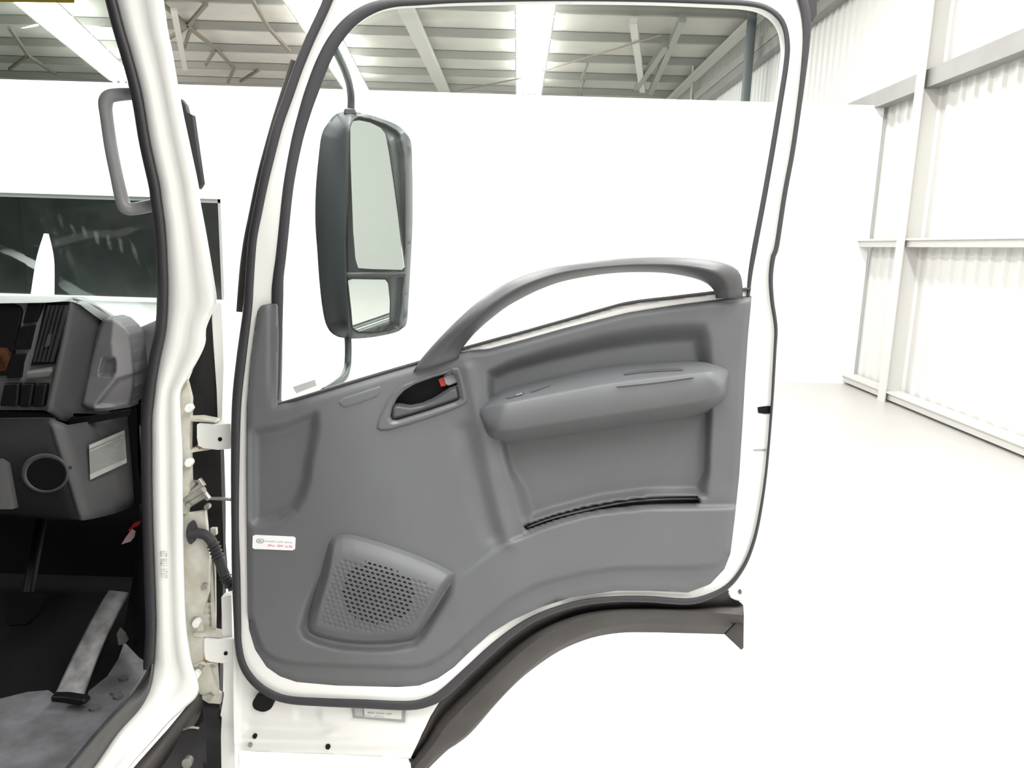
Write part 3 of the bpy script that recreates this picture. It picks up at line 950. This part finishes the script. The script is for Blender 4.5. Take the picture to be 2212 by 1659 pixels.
# wheel arch flare
FL = [
    ([(1568, 1270), (1530, 1290), (1486, 1303), (1400, 1299), (1330, 1300), (1262, 1306), (1206, 1322), (1155, 1343), (1110, 1371), (1062, 1410), (1012, 1457), (965, 1505), (942, 1535), (915, 1590), (882, 1634)], 0.045),
    ([(1606, 1308), (1560, 1309), (1486, 1313), (1400, 1312), (1330, 1313), (1266, 1321), (1212, 1337), (1162, 1360), (1118, 1390), (1072, 1429), (1022, 1476), (975, 1522), (948, 1552), (920, 1600), (884, 1645)], 0.070),
    ([(1606, 1313), (1560, 1314), (1486, 1318), (1400, 1316), (1332, 1317), (1268, 1325), (1215, 1341), (1166, 1364), (1122, 1394), (1077, 1433), (1028, 1480), (980, 1527), (953, 1557), (924, 1603), (888, 1650)], 0.040),
    ([(1607, 1329), (1560, 1325), (1486, 1322), (1400, 1320), (1334, 1323), (1272, 1334), (1222, 1350), (1174, 1373), (1131, 1404), (1087, 1444), (1038, 1492), (990, 1540), (962, 1570), (932, 1615), (893, 1660)], 0.030),
    ([(1607, 1341), (1560, 1337), (1486, 1333), (1400, 1331), (1336, 1334), (1276, 1345), (1228, 1362), (1181, 1385), (1140, 1416), (1096, 1456), (1048, 1504), (1000, 1554), (972, 1585), (942, 1625), (905, 1668)], 0.042),
    ([(1606, 1352), (1560, 1350), (1486, 1347), (1400, 1345), (1338, 1350), (1282, 1362), (1238, 1380), (1193, 1404), (1152, 1436), (1110, 1476), (1063, 1526), (1014, 1578), (980, 1608), (950, 1636), (914, 1672)], 0.075),
    ([(1604, 1373), (1560, 1370), (1486, 1368), (1400, 1366), (1342, 1367), (1290, 1375), (1246, 1389), (1204, 1409), (1162, 1437), (1120, 1471), (1074, 1518), (1020, 1580), (986, 1608), (960, 1622), (918, 1640)], 0.105),
]
flare = loft('wheel_arch_flare', [[(a, b, YD + d) for a, b in r] for r, d in FL], M_arch, door, n=90, arc=False, thick=0.006, deg=60)
plate('flare_end_fin', [(1566, 1371), (1607, 1329), (1606, 1400), (1601, 1404)], YD + 0.06, M_arch, door, 0.006)
plate('flare_bracket', [(1578, 1280), (1590, 1296), (1606, 1308), (1606, 1318), (1500, 1320), (1480, 1312), (1540, 1296)], YD + 0.075, M_arch, door, 0.008)
disc('screw_hole', 1568, 1306, YD + 0.071, 6, M_black, door, depth=0.006, seg=10)
plate('flare_lower_tab', [(884, 1634), (893, 1640), (925, 1632), (914, 1660), (906, 1690), (890, 1690), (888, 1655)], YD + 0.05, M_arch, door, 0.006)

# --- side mirror outside the door window
YM = YD + 0.38
mirror_out = [(756, 241), (790, 246), (830, 258), (858, 270), (874, 284), (881, 305), (883, 360), (884, 430), (883, 500), (879, 580), (875, 650), (871, 702), (860, 716), (820, 726), (780, 731), (748, 731), (722, 724), (706, 705), (697, 670), (690, 610), (685, 540), (681, 480), (682, 410), (688, 340), (695, 290), (708, 266), (728, 245)]
RIM = [(772, 252), (800, 256), (835, 268), (858, 281), (866, 292), (874, 340), (877, 430), (876, 520), (873, 600), (868, 670), (862, 705), (840, 714), (800, 720), (770, 718), (755, 708), (752, 660), (748, 600), (746, 520), (750, 430), (752, 340), (755, 275), (762, 258)]


def h_mir(x, y):
    d = -sd(x, y, mirror_out)
    h = 0.055 * (1 - ((1 - np.clip(d / 42.0, 0, 1)) ** 2.0))
    h *= 0.35 + 0.65 * ss(x, 680, 765)
    h -= 0.030 * ss(-sd(x, y, RIM), 0, 7)
    return h


mirror = panel('side_mirror', [tuple(p) for p in cr(mirror_out, 120, closed=True)], YM, h_mir, 3.0, M_mhouse, truck, skirt=0.06)
ML = [(757, 275), (762, 262), (776, 260), (800, 265), (822, 276), (832, 288), (840, 330), (850, 395), (860, 470), (868, 540), (873, 578), (868, 583), (800, 581), (774, 579), (768, 560), (763, 500), (760, 420), (757, 340)]
plate('mirror_glass', [(a, b, YM - 0.066 + (a - 810) * 0.00022) for a, b in ML], YM, M_mirror, mirror, 0.006)
plate('mirror_glass_seat', [(a + (a - 812) * 0.02 + 1, b + (b - 420) * 0.012) for a, b in ML], YM - 0.040, M_black2, mirror, 0.01)
MS = [(752, 606), (760, 603), (832, 604), (838, 612), (842, 650), (841, 700), (836, 713), (820, 717), (775, 716), (762, 708), (759, 670)]
plate('mirror_glass', [(a, b, YM - 0.056 + (a - 800) * 0.0002 + (b - 650) * 0.00006) for a, b in MS], YM, M_mirror, mirror, 0.006)
plate('mirror_glass_seat', [(a + (a - 800) * 0.03, b + (b - 660) * 0.02) for a, b in MS], YM - 0.036, M_black2, mirror, 0.01)
loft('mirror_divider', [[(748, 588, YM - 0.045), (800, 588, YM - 0.05), (876, 586, YM - 0.045)], [(748, 594, YM - 0.055), (800, 594, YM - 0.06), (876, 591, YM - 0.055)], [(748, 601, YM - 0.045), (800, 601, YM - 0.05), (876, 598, YM - 0.045)]], M_mhouse, mirror, n=16)
tube('mirror_arm', [(712, 92, YM - 0.28), (724, 108, YM - 0.25), (740, 140, YM - 0.15), (752, 172, YM - 0.06), (758, 205, YM), (758, 240, YM + 0.02), (757, 262, YM + 0.03)], M_mhouse, mirror, r=0.0085)
tube('mirror_arm', [(750, 715, YM + 0.02), (752, 740, YM), (752, 770, YM - 0.01), (750, 795, YM - 0.03), (742, 815, YM - 0.10), (722, 832, YM - 0.20), (700, 846, YM - 0.29)], M_mhouse, mirror, r=0.0085)
plate('arm_collar', [(742, 238), (746, 233), (766, 234), (770, 246), (742, 247)], YM - 0.012, M_mhouse, mirror, 0.03, bev=0.003)
plate('window_sticker', [(632, 836), (680, 820), (684, 833), (640, 850)], YD + 0.0325, mat('translucent_sticker', (0.55, 0.55, 0.55), 0.5), door, 0.001)

# --- A-pillar (white) and sill, lofted along matching controls
p_in = [(242, -30), (265, 60), (280, 110), (298, 175), (309, 225), (323, 310), (343, 400), (347, 430), (356, 500), (361, 600), (361, 653), (360, 680), (357, 712), (352, 740), (345, 772), (337, 818), (333, 850), (327, 905), (327, 960), (327, 1028), (329, 1130), (333, 1240), (336, 1340), (334, 1400), (331, 1434), (323, 1485), (300, 1530), (255, 1580), (200, 1659), (140, 1730)]
p_out = [(350, -30), (362, 60), (372, 110), (383, 175), (392, 225), (410, 310), (429, 400), (432, 430), (445, 500), (462, 600), (468, 653), (456, 682), (445, 712), (444, 740), (431, 772), (405, 818), (390, 850), (391, 905), (394, 960), (395, 1028), (396, 1130), (398, 1240), (402, 1340), (412, 1420), (430, 1492), (396, 1533), (368, 1558), (330, 1601), (278, 1659), (225, 1730)]
p_y = [1.42] * 24 + [1.42, 1.405, 1.385, 1.35, 1.29, 1.22]
rails = []
for (w, d) in ((0, 0.035), (0.0, 0.004), (0.05, -0.006), (0.28, -0.014), (0.42, -0.006), (0.62, -0.010), (0.86, -0.014), (0.96, -0.008), (1.0, 0.004), (1.0, 0.05)):
    rails.append([(a[0] * (1 - w) + b[0] * w, a[1] * (1 - w) + b[1] * w, yv + d) for a, b, yv in zip(p_in, p_out, p_y)])
pillar = loft('door_pillar', rails, M_white, truck, n=150, arc=False)
band('opening_seal', [(a - 11, b, 23) for a, b in p_in[:24]] + [(320, 1434, 22), (316, 1448, 14)], 1.415, M_rubber, pillar, n=120, bulge=0.012, back=0.02)
lettering('print_line', 346, 1190, 346.5, 1250, -15, 1.405, M_whited, pillar, (3, 4, 5), 14)
# hinge pockets and return face
plate('pillar_return', [(392, 1112), (442, 1105), (452, 1200), (450, 1280), (436, 1330), (448, 1420), (470, 1500), (428, 1500), (412, 1420), (400, 1340), (396, 1240)], 1.455, M_whited, truck, 0.012)
plate('pillar_return', [(386, 850), (402, 820), (412, 860), (410, 960), (412, 1050), (404, 1110), (394, 1110), (392, 960)], 1.448, M_whited, truck, 0.012)
# white corner and black inner panels in the gap
plate('corner_panel', [(459, 660), (468, 653), (478, 655), (481, 720), (483, 790), (481, 850), (478, 960), (472, 960), (468, 842), (461, 741), (458, 690)], 1.50, M_white, truck, 0.02, bev=0.003)
plate('inner_fender_panel', [(446, 674), (456, 678), (460, 745), (468, 842), (474, 920), (477, 1000), (480, 1100), (480, 1180), (484, 1230), (480, 1300), (475, 1400), (475, 1535), (462, 1545), (440, 1480), (420, 1400), (405, 1200), (400, 1000), (396, 850), (420, 790), (444, 740)], 1.52, M_black2, truck, 0.02)
plate('corner_vane', [(390, 213), (400, 226), (404, 243), (415, 248), (418, 270), (428, 340), (436, 396), (432, 403), (428, 408), (420, 385), (408, 310)], 1.47, M_black2, truck, 0.015, bev=0.003)
plate('bracket_strip', [(453, 1200), (461, 1190), (464, 1240), (465, 1330), (464, 1375), (453, 1370), (452, 1300), (450, 1240)], 1.49, M_steel, truck, 0.008)

# hinges


def hinge(cx, cy, sc, rust):
    hb = [(425 - 461, 0 - 28), (430 - 461, -30), (455 - 461, -27), (470 - 461, -28), (498 - 461, -30), (500 - 461, 0), (498 - 461, 25), (470 - 461, 27), (440 - 461, 24), (428 - 461, 18), (425 - 461, 0)]
    o = plate('hinge', [(cx + a * sc, cy + b * sc) for a, b in hb], 1.445, M_white, truck, 0.035, bev=0.010)
    disc('hinge_hole', cx + 14 * sc, cy + 4 * sc, 1.4435, 4.5 * sc, M_black, o, depth=0.003, seg=12)
    plate('hinge_leaf', [(cx - 62 * sc, cy - 42 * sc), (cx - 30 * sc, cy - 43 * sc), (cx + 5 * sc, cy - 36 * sc), (cx + 6 * sc, cy - 31 * sc), (cx - 20 * sc, cy - 33 * sc), (cx - 58 * sc, cy - 34 * sc)], 1.45, M_whited, o, 0.025, bev=0.002)
    plate('hinge_leaf', [(cx - 60 * sc, cy + 30 * sc), (cx - 36 * sc, cy + 22 * sc), (cx - 24 * sc, cy + 24 * sc), (cx - 8 * sc, cy + 27 * sc), (cx - 38 * sc, cy + 31 * sc), (cx - 58 * sc, cy + 36 * sc)], 1.45, M_whited, o, 0.025, bev=0.002)
    plate('rust_patch', [(cx - 38 * sc, cy + 20 * sc), (cx - 30 * sc, cy + 10 * sc), (cx - 24 * sc, cy + 22 * sc), (cx - 30 * sc, cy + 26 * sc)], 1.449, M_rust, o, 0.004)
    for k in (-62, 56):
        b = disc('hinge_bolt', cx - 55 * sc, cy + k * sc, 1.432, 10 * sc, M_white, o, depth=0.016, seg=6, rx=0.9)
        bevel(b, 0.002)
    return o


hinge(461, 945, 1.0, 1)
hinge(474, 1408, 0.95, 1)
# check strap
cs = tube('check_strap', [(438, 1076, 1.47), (470, 1077, 1.46), (503, 1079, 1.45)], M_steel, truck, r=0.006, flat=0.5)
for k, (x0, y0, x1, y1, r) in enumerate(((402, 1080, 440, 1056, 0.008), (404, 1092, 446, 1066, 0.007), (412, 1066, 436, 1046, 0.006), (436, 1060, 452, 1078, 0.006), (430, 1036, 440, 1050, 0.006))):
    tube('check_link', [(x0, y0, 1.452), (x1, y1, 1.448)], M_steel, cs, r=r, segs=8)
for (x, y) in ((415, 1046), (406, 1093), (446, 1096)):
    disc('check_bolt', x, y, 1.44, 6, M_steel, cs, depth=0.012, seg=8)
# wiring conduit with bellows
cc = [(412, 1152), (428, 1152), (444, 1156), (456, 1168), (464, 1184), (472, 1206), (480, 1228), (488, 1248), (497, 1262), (506, 1268)]
cq = cr([(a, b, 1.445) for a, b in cc], 80)
rows_ = []
for i, p in enumerate(cq):
    s = i / 79.0
    rr = 0.0105
    if 0.34 < s < 0.58 or 0.78 < s < 0.98:
        rr = 0.0115 + 0.0022 * math.sin(i * 1.57)
    rows_.append((p[0], p[1], p[2], rr))
cond = tube('wiring_conduit', rows_, M_rubber, truck, segs=12, line=True)
disc('conduit_grommet', 412, 1152, 1.44, 24, M_rubber, cond, depth=0.012, seg=18, rx=0.42)
plate('clip', [(454, 1142), (466, 1142), (467, 1156), (456, 1158)], 1.462, M_whited, truck, 0.01)
for (x, y, r) in ((440, 1268, 7), (420, 1344, 10), (432, 1442, 7), (452, 1506, 7)):
    disc('frame_bolt', x, y, 1.448, r, M_steel, truck, depth=0.012, seg=6)
plate('lower_bracket', [(434, 1500), (460, 1488), (478, 1500), (476, 1522), (450, 1520), (436, 1512)], 1.46, M_whited, truck, 0.01, bev=0.002)
disc('bracket_hole', 452, 1507, 1.458, 5, M_black, truck, depth=0.004, seg=10)
plate('lower_bracket', [(416, 1452), (466, 1440), (466, 1468), (440, 1480), (420, 1470)], 1.465, M_whited, truck, 0.01, bev=0.002)
# black step below the sill
loft('step_well', [[(474, 1500, 1.50), (477, 1580, 1.45), (479, 1730, 1.36)], [(436, 1500, 1.49), (440, 1590, 1.43), (440, 1730, 1.32)]], M_black, truck, n=20)
plate('step_back', [(424, 1498), (480, 1500), (481, 1745), (300, 1745), (372, 1590)], 1.53, M_black, truck, 0.01)
step = loft('step_panel', [[(446, 1550, 1.432), (446, 1620, 1.402), (448, 1730, 1.342)], [(424, 1574, 1.425), (420, 1630, 1.395), (416, 1730, 1.335)], [(398, 1576, 1.42), (360, 1640, 1.385), (310, 1730, 1.31)], [(366, 1590, 1.415), (330, 1640, 1.38), (250, 1730, 1.29)]], M_black2, truck, n=24)
loft('step_edge', [[(430, 1496, 1.44), (400, 1534, 1.42), (340, 1600, 1.38), (262, 1690, 1.30), (230, 1740, 1.27)], [(436, 1508, 1.445), (412, 1545, 1.425), (366, 1600, 1.385), (300, 1690, 1.31), (270, 1740, 1.28)], [(440, 1520, 1.47), (424, 1560, 1.45), (384, 1610, 1.41), (320, 1700, 1.34), (290, 1745, 1.31)]], M_arch, truck, n=30, thick=0.006)
tube('step_lip', [(396, 1576, 1.415), (412, 1571, 1.412), (430, 1573, 1.415)], M_steel, step, r=0.0025, segs=6)
disc('step_bolt', 403, 1650, 1.375, 11, M_steel, step, depth=0.012, seg=14)

# --- cab interior
# sill plate between mat and pillar
ZF = 0.79
sill_in = [(318, 1446), (300, 1478), (278, 1508), (215, 1578), (150, 1656), (95, 1725)]
sill_out = [(331, 1434), (323, 1485), (300, 1532), (250, 1588), (200, 1659), (140, 1730)]
sy = [1.41, 1.40, 1.38, 1.34, 1.285, 1.215]
loft('sill_plate', [[(a, b, PZ(a, b, ZF + 0.012).y) for a, b in sill_in], [(a + 6, b + 2, PZ(a, b, ZF + 0.02).y - 0.01) for a, b in sill_in], [(a - 3, b, y_ - 0.012) for (a, b), y_ in zip(sill_out, sy)], [(a + 2, b + 2, y_ + 0.004) for (a, b), y_ in zip(sill_out, sy)]], M_sill, truck, n=40, arc=False)
# rubber floor mat and carpet: on the cab floor
fm = [(-260, 1760), (-260, 1530), (-120, 1520), (0, 1517), (60, 1502), (105, 1498), (150, 1528), (185, 1524), (192, 1500), (232, 1468), (256, 1430), (272, 1385), (290, 1330), (312, 1300), (322, 1380), (320, 1446), (300, 1478), (278, 1508), (215, 1578), (150, 1656), (95, 1725), (80, 1760)]
pts = [PZ(a, b, ZF) for a, b in fm]
bm = bmesh.new()
va = [bm.verts.new(p + Vector((0, 0, 0.008))) for p in pts]
vb = [bm.verts.new(p - Vector((0, 0, 0.004))) for p in pts]
bm.faces.new(va)
for i in range(len(pts)):
    bm.faces.new((va[i], vb[i], vb[(i + 1) % len(pts)], va[(i + 1) % len(pts)]))
bmesh.ops.triangulate(bm, faces=[f for f in bm.faces if len(f.verts) > 4])
bmesh.ops.recalc_face_normals(bm, faces=bm.faces)
me = bpy.data.meshes.new('floor_mat'); bm.to_mesh(me); bm.free()
if sum(p.normal.z * p.area for p in me.polygons) < 0: me.flip_normals()
fmat = link('floor_mat', me, M_mat, truck, False)
for (x, y) in ((268, 1466), (250, 1496), (256, 1505), (205, 1530)):
    q = PZ(x, y, ZF + 0.01)
    tube('mat_stud', [(q.x, q.y, ZF + 0.006), (q.x, q.y, ZF + 0.014)], M_sill, fmat, r=0.010, segs=10, world_pts=True)
cf = [Vector((-2.38, 1.98, 0)), Vector((-2.38, 0.14, 0)), Vector((-0.95, 0.14, 0))] + [PZ(a, b, ZF) for a, b in reversed(sill_in)] + [PZ(322, 1380, ZF), Vector((-0.80, 1.98, 0))]
bm = bmesh.new()
va = [bm.verts.new((p.x, p.y, ZF - 0.004)) for p in cf]
vb = [bm.verts.new((p.x, p.y, ZF - 0.03)) for p in cf]
bm.faces.new(va); bm.faces.new(list(reversed(vb)))
for i in range(len(cf)):
    bm.faces.new((va[i], vb[i], vb[(i + 1) % len(cf)], va[(i + 1) % len(cf)]))
bmesh.ops.triangulate(bm, faces=[f for f in bm.faces if len(f.verts) > 4])
bmesh.ops.recalc_face_normals(bm, faces=bm.faces)
me = bpy.data.meshes.new('cab_floor'); bm.to_mesh(me); bm.free()
link('cab_floor', me, M_carpet, truck, False)
box('firewall', (-1.66, 2.0, 1.05), (1.5, 0.03, 0.62), M_carpet, truck)
box('cab_roof', (-1.5, 0.95, 2.50), (1.75, 1.75, 0.05), M_int, truck)
box('cab_rear_panel', (-1.5, 0.10, 1.6), (1.75, 0.04, 1.8), M_int, truck)
box('cab_far_side', (-2.42, 1.0, 1.3), (0.04, 1.8, 1.2), M_int, truck)
# kick panel right of the pedals
loft('kick_panel', [[(262, 1380, 1.62), (278, 1300, 1.64), (296, 1180, 1.66), (302, 1090, 1.66)], [(300, 1420, 1.50), (306, 1330, 1.50), (310, 1200, 1.50), (312, 1080, 1.50)], [(330, 1440, 1.44), (334, 1340, 1.44), (332, 1200, 1.44), (330, 1060, 1.44)]], M_dash_dk, truck, n=24)
plate('kick_seam', [(280, 1383), (318, 1383), (318, 1386), (280, 1386)], 1.505, M_black, truck, 0.004)
# accelerator pedal, brake pedal
_py = PZ(145, 1512, ZF + 0.015).y - 1.44
ped = loft('accelerator_pedal', [[(118, 1500, 1.44 + _py), (165, 1400, 1.52 + _py), (205, 1322, 1.58 + _py), (232, 1276, 1.62 + _py)], [(121, 1503, 1.435 + _py), (170, 1402, 1.515 + _py), (210, 1322, 1.575 + _py), (238, 1275, 1.612 + _py)], [(172, 1508, 1.435 + _py), (212, 1410, 1.512 + _py), (250, 1325, 1.575 + _py), (274, 1279, 1.612 + _py)], [(180, 1508, 1.44 + _py), (216, 1412, 1.52 + _py), (256, 1326, 1.58 + _py), (281, 1282, 1.62 + _py)]], M_pedal, truck, n=30, thick=0.012)
plate('pedal_hinge', [(108, 1506), (140, 1506), (180, 1512), (187, 1520), (170, 1527), (140, 1520), (110, 1517)], 1.43 + _py - 0.02, M_black, ped, 0.02, bev=0.003)
plate('pedal_clip', [(252, 1370), (258, 1358), (268, 1368), (276, 1384), (268, 1392), (256, 1394)], 1.56, M_steel, truck, 0.006)
brk = plate('brake_pedal', [(20, 1300), (40, 1284), (85, 1282), (100, 1292), (82, 1330), (60, 1352), (20, 1356), (6, 1340)], 1.52, M_carpet, truck, 0.015, bev=0.005)
tube('pedal_arm', [(58, 1290, 1.54), (75, 1200, 1.6), (90, 1120, 1.7)], M_black, brk, r=0.012)
plate('red_tag', [(276, 1146), (290, 1130), (304, 1126), (300, 1134), (288, 1140), (282, 1150)], 1.58, M_red, truck, 0.003)
plate('pale_tag', [(262, 1176), (272, 1160), (284, 1144), (292, 1148), (290, 1160), (282, 1170)], 1.57, mat('pale_pink_tag', (0.42, 0.30, 0.29), 0.6), truck, 0.003)

# dashboard: lower box
dash = loft('dashboard', [[(-260, 905, 1.36), (-60, 905, 1.35), (40, 904, 1.34), (111, 904, 1.33)], [(-260, 1020, 1.35), (-60, 1020, 1.34), (60, 1016, 1.33), (146, 1012, 1.32)], [(-260, 1106, 1.36), (-60, 1112, 1.35), (80, 1118, 1.34), (180, 1124, 1.33)]], M_dash_dk, truck, n=14, thick=0.01)
loft('lower_side_panel', [[(111, 904, 1.33), (146, 1012, 1.32), (180, 1124, 1.33)], [(147, 918, 1.36), (178, 1012, 1.355), (205, 1120, 1.36)], [(210, 908, 1.42), (230, 1005, 1.42), (246, 1110, 1.42)], [(276, 897, 1.49), (284, 1000, 1.49), (291, 1094, 1.49)]], M_dash, dash, n=12, thick=0.01)
plate('lower_underside', [(-260, 1106, 1.36), (180, 1124, 1.33), (291, 1094, 1.49), (280, 1090, 1.9), (-260, 1050, 1.9)], 1.4, M_black, dash, 0.004)
plate('dash_seam', [(-60, 884), (112, 894), (147, 924), (276, 899), (278, 886), (160, 905), (114, 884), (-60, 876)], 1.40, M_black, dash, 0.01)
# ignition ring
rg = [(98 + 52 * math.cos(t), 1022 + 43 * math.sin(t)) for t in (2 * math.pi * i / 36 for i in range(37))]
loft('switch_ring', [[(*p, 1.322) for p in rg], [(98 + (p[0] - 98) * 0.94, 1022 + (p[1] - 1022) * 0.94, 1.314) for p in rg], [(100 + (p[0] - 98) * 0.82, 1024 + (p[1] - 1022) * 0.82, 1.318) for p in rg]], M_dash, dash, line=True)
plate('switch_recess', [(100 + (p[0] - 98) * 0.86, 1024 + (p[1] - 1022) * 0.86) for p in rg[:-1]], 1.3185, M_black, dash, 0.003)
loft('column_cover', [[(-80, 1000, 1.25), (-80, 1100, 1.27)], [(6, 990, 1.25), (26, 1100, 1.27)], [(22, 1000, 1.28), (40, 1096, 1.30)]], M_dash, dash, n=8)
# warning sticker on the lower side panel


def onside(px, py):
    xl = np.interp(py, [904, 1012, 1124], [111, 146, 180]); xm = np.interp(py, [908, 1005, 1110], [210, 230, 246]); xr = np.interp(py, [897, 1000, 1094], [276, 284, 291])
    return (px, py, float(np.interp(px, [xl, xm, xr], [1.325, 1.42, 1.49])) - 0.012)


plate('caution_sticker', [onside(192, 961), onside(268, 929), onside(273, 1000), onside(195, 1037)], 1.4, M_paper_g, dash, 0.002)
for (a, b, c, d, m) in (((193, 962), (267, 930), (268, 936), (193, 970), M_paper_l), ((194, 1025), (273, 990), (273, 1000), (195, 1036), M_paper_l), ((194, 973), (264, 944), (264, 946), (194, 976), M_paper_l)):
    plate('sticker_band', [tuple(np.array(onside(*q)) - (0, 0, 0.0012)) for q in (a, b, c, d)], 1.4, m, dash, 0.001)
for k in range(8):
    y = 983 + k * 5.2
    q0, q1 = onside(198, y), onside(198 + (62 - (k * 13) % 22), y - 0.42 * (62 - (k * 13) % 22))
    lettering('print_line', q0[0], q0[1], q1[0], q1[1], 2.0, min(q0[2], q1[2]) - 0.004, M_ink_l, dash, (5, 7, 4, 6), 20 + k)

# dashboard: upper part
loft('dash_top', [[(-260, 636, 1.75), (-60, 638, 1.75), (100, 640, 1.72), (180, 642, 1.68), (215, 662, 1.66), (262, 690, 1.62)], [(-260, 640, 1.36), (-60, 641, 1.36), (100, 642, 1.36), (168, 643, 1.37), (205, 664, 1.42), (250, 692, 1.48)], [(-260, 660, 1.33), (-60, 656, 1.33), (90, 654, 1.335), (158, 652, 1.345), (196, 676, 1.40), (230, 700, 1.46)]], M_silver, dash, n=30)
bz = [(-260, 652), (-60, 653), (60, 652), (157, 652), (146, 700), (132, 760), (114, 830), (102, 884), (40, 884), (-260, 880)]
bez = plate('dash_bezel', bz, 1.35, M_silver, dash, 0.02)
plate('bezel_lower', [(-260, 812), (118, 826), (104, 886), (-260, 884)], 1.345, M_trim_dk, dash, 0.012)
plate('radio_screen', [(-200, 658), (20, 657), (38, 661), (45, 672), (42, 690), (22, 790), (12, 812), (-200, 818)], 1.342, M_black, dash, 0.01, bev=0.002)
rf = plate('painted_screen_reflection', [(-40, 745), (14, 752), (24, 765), (12, 800), (-40, 815)], 1.3405, mat('reflection_brown', (0.085, 0.035, 0.018), 0.3, noise=0.7, nscale=60), dash, 0.002)  # reddish reflection on the radio screen, painted as a brown plate
for k, q in enumerate(([(60, 654), (90, 654), (82, 680), (74, 697), (48, 698)], [(46, 706), (72, 703), (68, 720), (60, 755), (30, 756), (38, 722)], [(26, 766), (52, 765), (46, 785), (42, 816), (14, 818), (20, 790)])):
    plate('dash_button', q, 1.341, M_black, dash, 0.012, bev=0.002)
vent = plate('air_vent', [(98, 653), (148, 652), (140, 700), (126, 750), (116, 786), (66, 790), (72, 770), (86, 710)], 1.343, M_black, dash, 0.012)
for k in range(5):
    t = 0.14 + k * 0.18
    plate('vent_louvre', [(98 + 50 * t - 1.5, 660), (98 + 50 * t + 2.5, 660), (66 + 50 * t + 2.5, 782), (66 + 50 * t - 1.5, 782)], 1.335, M_black2, dash, 0.012)
plate('vent_tab', [(104, 722), (109, 721), (103, 748), (96, 750)], 1.331, M_dash, dash, 0.006)
loft('vent_ledge', [[(60, 800, 1.343), (112, 792, 1.343)], [(58, 808, 1.330), (112, 802, 1.330)], [(60, 818, 1.340), (106, 813, 1.340)]], M_silver, dash, n=8)
for q in ([(8, 828), (40, 828), (36, 878), (-2, 878)], [(46, 828), (72, 829), (64, 880), (40, 880)], [(76, 829), (100, 830), (92, 880), (68, 880)]):
    plate('dash_switch', q, 1.334, M_black, dash, 0.014, bev=0.003)
# end of the dash, facing the door opening
loft('dash_end', [[(155, 652, 1.345), (140, 720, 1.34), (124, 800, 1.335), (104, 890, 1.33)], [(168, 646, 1.36), (152, 720, 1.35), (134, 800, 1.345), (114, 894, 1.34)], [(186, 652, 1.39), (172, 725, 1.38), (154, 805, 1.37), (132, 908, 1.365)], [(214, 664, 1.44), (208, 730, 1.44), (186, 805, 1.43), (160, 915, 1.42)], [(240, 684, 1.49), (246, 740, 1.49), (240, 810, 1.49), (236, 905, 1.49)]], M_dash, dash, n=20, thick=0.008)
fc = [(223, 688), (236, 684), (254, 690), (272, 706), (283, 722), (289, 760), (293, 807), (290, 850), (283, 879), (240, 886), (205, 889), (180, 880), (174, 872), (182, 830), (192, 783), (203, 740), (213, 708)]
CUPF = [(221, 773), (248, 771), (251, 785), (250, 805), (240, 815), (212, 813), (215, 795)]


def h_fc(x, y):
    d = -sd(x, y, fc)
    crease = np.interp(y, [684, 740, 815, 870], [246, 240, 248, 205])
    h = 0.016 * ss(d, 0, 7) - 0.0004 * np.abs(x - crease) + 0.0
    h -= 0.018 * ss(-sd(x, y, CUPF), -1, 6)
    h -= 0.010 * ss(sd(x, y, [(300, 800), (252, 815), (200, 880), (300, 890)]) * -1, 0, 10)
    return h


panel('end_cover', fc, 1.43, h_fc, 3.0, mat('pale_dash_plastic', (0.165, 0.165, 0.175), 0.5), dash, skirt=0.05)
loft('pillar_trim', [[(276, 716, 1.60), (300, 722, 1.56), (302, 800, 1.55), (300, 920, 1.55)], [(300, 708, 1.58), (320, 716, 1.52), (318, 800, 1.50), (312, 920, 1.50)], [(342, 690, 1.52), (342, 712, 1.48), (334, 800, 1.45), (322, 920, 1.45)]], mat('pillar_trim_plastic', (0.16, 0.16, 0.165), 0.5), truck, n=20)
plate('dash_gap', [(284, 722), (298, 728), (301, 800), (298, 1000), (310, 1090), (290, 1090), (276, 900), (291, 860), (294, 800)], 1.50, M_black, dash, 0.01)

for _o in truck.children_recursive:                # a label only where a part stands out from the rest
    for _n, _l in (('lock_flag', 'red lock flag in the door handle recess'), ('red_tag', 'small red tag in the footwell'), ('rust_patch', 'rust stain on the hinge'),
                   ('sticker', 'white sticker with an oval mark and red line of print'), ('drain_plug', 'black oval plug at the foot of the door')):
        if _o.name.split('.')[0] == _n:
            _o['label'] = _l

# assist handle on the pillar
ah = tube('assist_handle', [(316, 203, 1.47, 0.011), (285, 203, 1.47, 0.011), (252, 205, 1.465, 0.012), (234, 210, 1.46, 0.0125), (228, 224, 1.46, 0.0125), (230, 250, 1.46, 0.0115), (240, 320, 1.46, 0.0115), (252, 380, 1.46, 0.0115), (263, 428, 1.46, 0.0125), (272, 448, 1.46, 0.013), (290, 451, 1.465, 0.012), (318, 446, 1.47, 0.012), (345, 440, 1.47, 0.012)], M_handle, truck, segs=14)
# windscreen
ws = loft('windscreen', [[(-320, 672, 2.02), (60, 672, 1.90), (300, 672, 1.72), (410, 672, 1.58)], [(-320, -60, 1.90), (0, -60, 1.80), (180, -60, 1.66), (310, -60, 1.52)]], M_gscreen, truck, n=30, thick=0.004)
plate('screen_sticker', [(-10, -20, 1.77), (162, -20, 1.66), (160, 6, 1.665), (-10, 4, 1.775)], 1.7, M_yellow, truck, 0.001)
